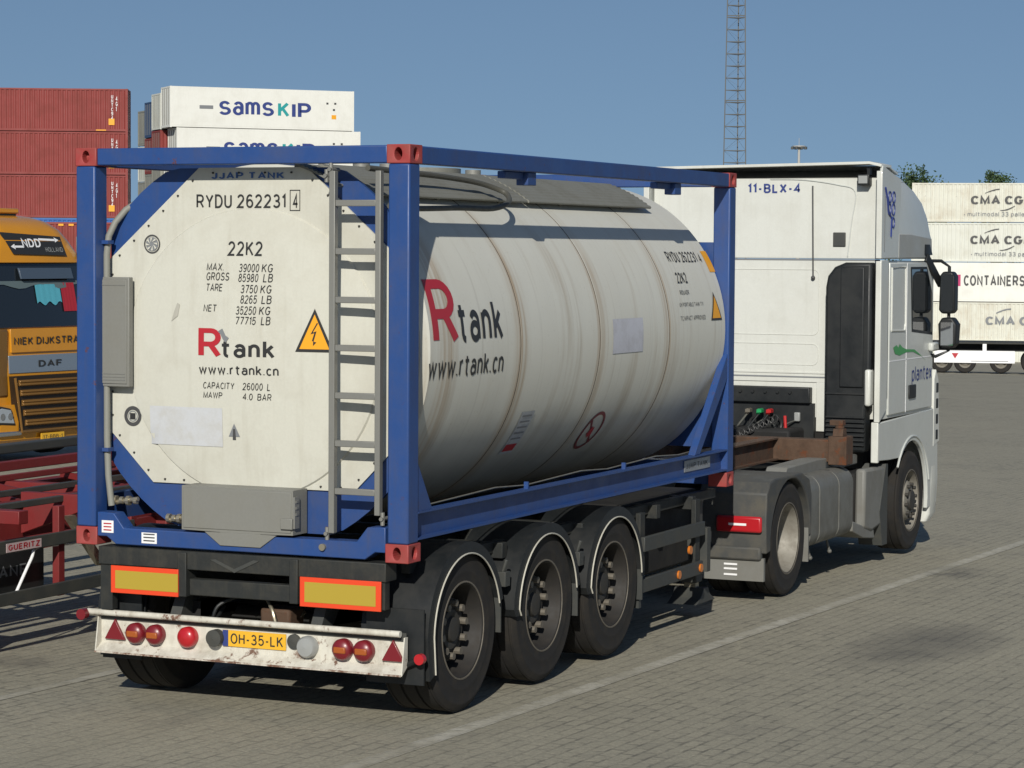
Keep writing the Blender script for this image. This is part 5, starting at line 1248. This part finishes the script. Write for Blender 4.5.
# right-hand stack of cream containers
Dc = 173.; rzc = .2500-pi/2-.012
yl = .2695; p0 = place(yl, Dc, 0); zt = 1.944+(253-184.0)/2576.7*Dc
for i in range(5):
    z = zt-2.62*(i+1)
    lab = ['cream corrugated container, topmost at right, rust at its left corner', 'cream corrugated container, second from the top at right', 'white container third from the top at right, with a magenta mark before its long name', 'rust stained cream container behind the white board trailer at right', 'cream container at the foot of the right stack'][i]
    C_ = container(lab, 13.72, 2.61, CM['rusty' if i in (0, 3) else 'cream'] if i != 2 else CM['white'], (p0.x, p0.y, z), rzc, corr=(i != 2), group='containers in the right stack')
    if i < 2:
        text('line_lettering', 'CMA CGM', cside(C_, 3.83, 1.16), 4.1, .68, 'dgrey', C_, .07, space=.8)
        text('line_lettering', '* multimodal 33 pallet reefer', cside(C_, 3.4 if i == 0 else 3.9, .36), 5.5, .34, 'lgrey', C_, .0)
        for (a, b, fl) in ((4.75, 1.95, 1), (5.75, 1.10, -1)):
            m_ = MB(); P = []
            for t in range(9): x = t/8*.95; P.append((a+x, b+.28*sin(x/.95*pi/2) if fl > 0 else b-.28+.30*(1-cos(x/.95*pi/2))))
            m_.face([(x, -.012, z_) for x, z_ in P]+[(x, -.012, z_-.09*(1-abs(j/8-.6))) for j, (x, z_) in reversed(list(enumerate(P)))]); m_.build('swoosh_mark', 'dgrey', C_)
    if i == 3:
        text('line_lettering', 'CMA CGM', cside(C_, 4.9, 1.08), 4.1, .68, 'lgrey', C_, .07, space=.8)
        m_ = MB(); P = [(5.6+.12*t, 1.95+.28*sin(t/8*pi/2)) for t in range(9)]
        m_.face([(x, -.012, z_) for x, z_ in P]+[(x, -.012, z_-.09) for x, z_ in reversed(P)]); m_.build('swoosh_mark', 'lgrey', C_)
    if i == 2:
        text('line_lettering', 'CONTAINERSHIPS', cside(C_, 3.45, .98, -.016), 5.4, .88, 'dgrey', C_, .05, space=.8)
        B(2.95, 3.25, -.020, -.006, 1.05, 1.80).build('magenta_mark', plain('magenta mark', (.45, .02, .12), .5), C_)
# trailer with container in front of that stack
Dt = 122.; yt = .42270-math.atan((930-512)/2576.7); rzt = rzc; pt = place(yt, Dt, 0)
gz = 1.944-(370.8-252.9)/2576.7*Dt
TR_ = root('far_trailer', 'distant black trailer with a white side board before the stacked cream containers', 'trailer', (pt.x, pt.y, gz), rzt)
B(-3, 13.6, .6, 1.9, 1.0, 1.38).build('main_beam', 'under', TR_); B(-3, 13.6, .05, 2.4, 1.36, 1.44).build('deck', 'chassis', TR_)
SB = B(.2, 3.9, -.03, .03, .47, 1.04).build('side_board', 'wlet', TR_)
m_ = MB().prism([(1.0, .92), (1.32, .92), (1.16, .66)], 1, -.036, -.031); m_.build('board_mark', 'rlet', SB)
B(2.42, 2.60, -.02, .03, 1.04, 1.36).build('board_post', 'wlet', TR_)
B(1.9, 3.6, -.036, -.031, .54, .57).build('board_print', 'lgrey', SB)
for x in (-1.1, .55, 1.62, 3.27, 4.7):
    for y in (.2, 2.25):
        Wq = MB().lathe([(-.17, .3), (-.18, .47), (-.14, .52), (.14, .52), (.18, .47), (.17, .3)], (x, y, .52), 1, 28, closed=True).build('wheel', 'rubber', TR_)
        MB().lathe([(-.16, .3), (-.05, .22), (-.12, .12), (-.12, .001)], (x, y, .52), 1, 20).build('rim', 'rimal', Wq)
for x in (5.9, 9.6): B(x, x+.12, .1, .25, .05, 1.4).build('landing_leg', 'guard', TR_)
# ------------------------------------------------------------------ masts
def yaw_of(px): return .42270-math.atan((px-512)/2576.7)
D = 180.; p = place(yaw_of(732.5), D, 0); zg = g(p.x)
LM = root('lattice_mast', 'tall thin lattice mast rising behind the white truck', 'mast', (p.x, p.y, zg), yaw_of(734.5)-pi/2)
def hwid(z): return .79*(1-(z-6)/58.)      # half width at height z (scene height)
zz = zg; m_ = MB(); m2 = MB(); top = 48
def leg(k_, z):
    h_ = hwid(z); return Vector(((-h_, 0, z-zg), (h_, 0, z-zg), (h_*.25, h_*1.5, z-zg))[k_])
for k_ in range(3):
    m_ = MB(); m_.bar(leg(k_, zg), leg(k_, top), .075, .075); m_.build('leg', 'mast', LM)
z = zg; m_ = MB(); i = 0
while z < top-.8:
    z2 = z+.835
    for a, b in ((0, 1), (1, 2), (0, 2)):
        m_.bar(leg(a, z), leg(b, z), .05, .05)
        m_.bar(leg(a, z) if i % 2 else leg(b, z), leg(b, z2) if i % 2 else leg(a, z2), .010, .010)
    if i % 7 == 0: m_.bar(leg(0, z+.12), leg(1, z+.12), .07, .07)
    z = z2; i += 1
m_.build('bracing', 'mast', LM)
D = 300.; p = place(yaw_of(796.5), D, 0); zg = g(p.x)
FM = root('floodlight_mast', 'distant floodlight mast with a round lamp ring above the truck roof', 'lamp post', (p.x, p.y, zg))
zt = 1.944+(252-148)/2576.7*D-zg
MB().tube([(0, 0, 0), (0, 0, zt)], [.3, .14], 12).build('pole', 'conc', FM)
MB().lathe([(zt-.1, .3), (zt, .75), (zt+.12, .75), (zt+.15, .3)], (0, 0, 0), 2, 20, closed=True).build('lamp_ring', 'conc', FM)
for k_ in range(8):
    a = 2*pi*k_/8; B(-.16, .16, -.12, .12, -.28, .02).build('floodlight', 'mast', FM).location = (.82*cos(a), .82*sin(a), zt)
MB().tube([(0, 0, zt), (0, 0, zt+1.0)], .03, 6).build('lightning_rod', 'conc', FM)

# ------------------------------------------------------------------ trees behind the right stack
def m_leaf():
    m = NT('tree foliage'); oi = m.n('NewGeometry'); rnd = m.n('TexNoise'); m.l(m.coord(), rnd.inputs['Vector']); rnd.inputs['Scale'].default_value = .9
    m.l(m.mix(m.ramp(rnd.outputs['Fac'], .3, .7, 0, 1), lin((.025, .05, .018)), lin((.055, .10, .03))), m.b.inputs['Base Color']); m.b.inputs['Roughness'].default_value = .7; return m.m
M['leaf'] = m_leaf(); M['bark'] = paint('bark', (.09, .07, .05), .9)
def tree(label, px, D, ypx, wpx, seed):
    rnd = random.Random(seed); p = place(yaw_of(px), D, 0); zg = g(p.x); ht = 1.944+(253-ypx)/2576.7*D-zg; wr = wpx/2/2576.7*D
    T = root('tree', label, 'tree', (p.x, p.y, zg), 0, None)
    tr = MB().tube([(0, 0, 0), (.1, .05, ht*.3), (0, .1, ht*.6), (.05, 0, ht*.9)], [.28, .2, .12, .04], 10)
    br = []
    for k_ in range(16):
        a = rnd.uniform(0, 2*pi); z = ht*rnd.uniform(.35, .85); l_ = wr*1.6*(1.05-z/ht)+.6; e = (l_*cos(a), l_*sin(a), z+rnd.uniform(.8, 2.0)); e = (e[0], e[1], min(e[2], ht-.5)); tr.tube([(0, 0, z-.5), e], [.07, .02], 6); br.append(e)
    tr.build('trunk', 'bark', T)
    lf = MB()
    cl = [(Vector(e), rnd.uniform(.7, 1.3)) for e in br]+[(Vector((rnd.gauss(0, wr*.45), rnd.gauss(0, wr*.45), ht*rnd.uniform(.45, .93))), rnd.uniform(.6, 1.3)) for _ in range(30)]
    cl += [(Vector((rnd.uniform(-1, 1)*wr*.6, rnd.uniform(-1, 1)*wr*.6, ht-rnd.uniform(.3, 1.6))), rnd.uniform(.25, .5)) for _ in range(12)]
    for c, rr in cl:
        for _ in range(int(130*rr)):
            d = Vector((rnd.gauss(0, 1), rnd.gauss(0, 1), rnd.gauss(0, 1))); d = d.normalized()*rr*rnd.random()**.5; q = c+d
            a = Vector((rnd.gauss(0, 1), rnd.gauss(0, 1), rnd.gauss(0, 1))).normalized(); b = a.cross(Vector((rnd.gauss(0, 1), rnd.gauss(0, 1), 1))).normalized(); s_ = rnd.uniform(.07, .15)
            lf.face([q-a*s_, q+b*s_*.6, q+a*s_, q-b*s_*.6])
    bm = lf.b; me = bpy.data.meshes.new('crown'); bm.to_mesh(me); bm.free(); me.materials.append(M['leaf']); o = bpy.data.objects.new('crown', me); COL.objects.link(o); o.parent = T
tree('green tree top showing just right of the white truck roof', 918, 200, 167, 34, 3)
tree('green tree top showing over the topmost cream container, near the right edge', 993, 200, 170, 30, 8)

for o in bpy.data.objects:
    if '_abs' in o.keys(): del o['_abs']
    if o.parent is not None and 'category' in o.keys(): del o['category']
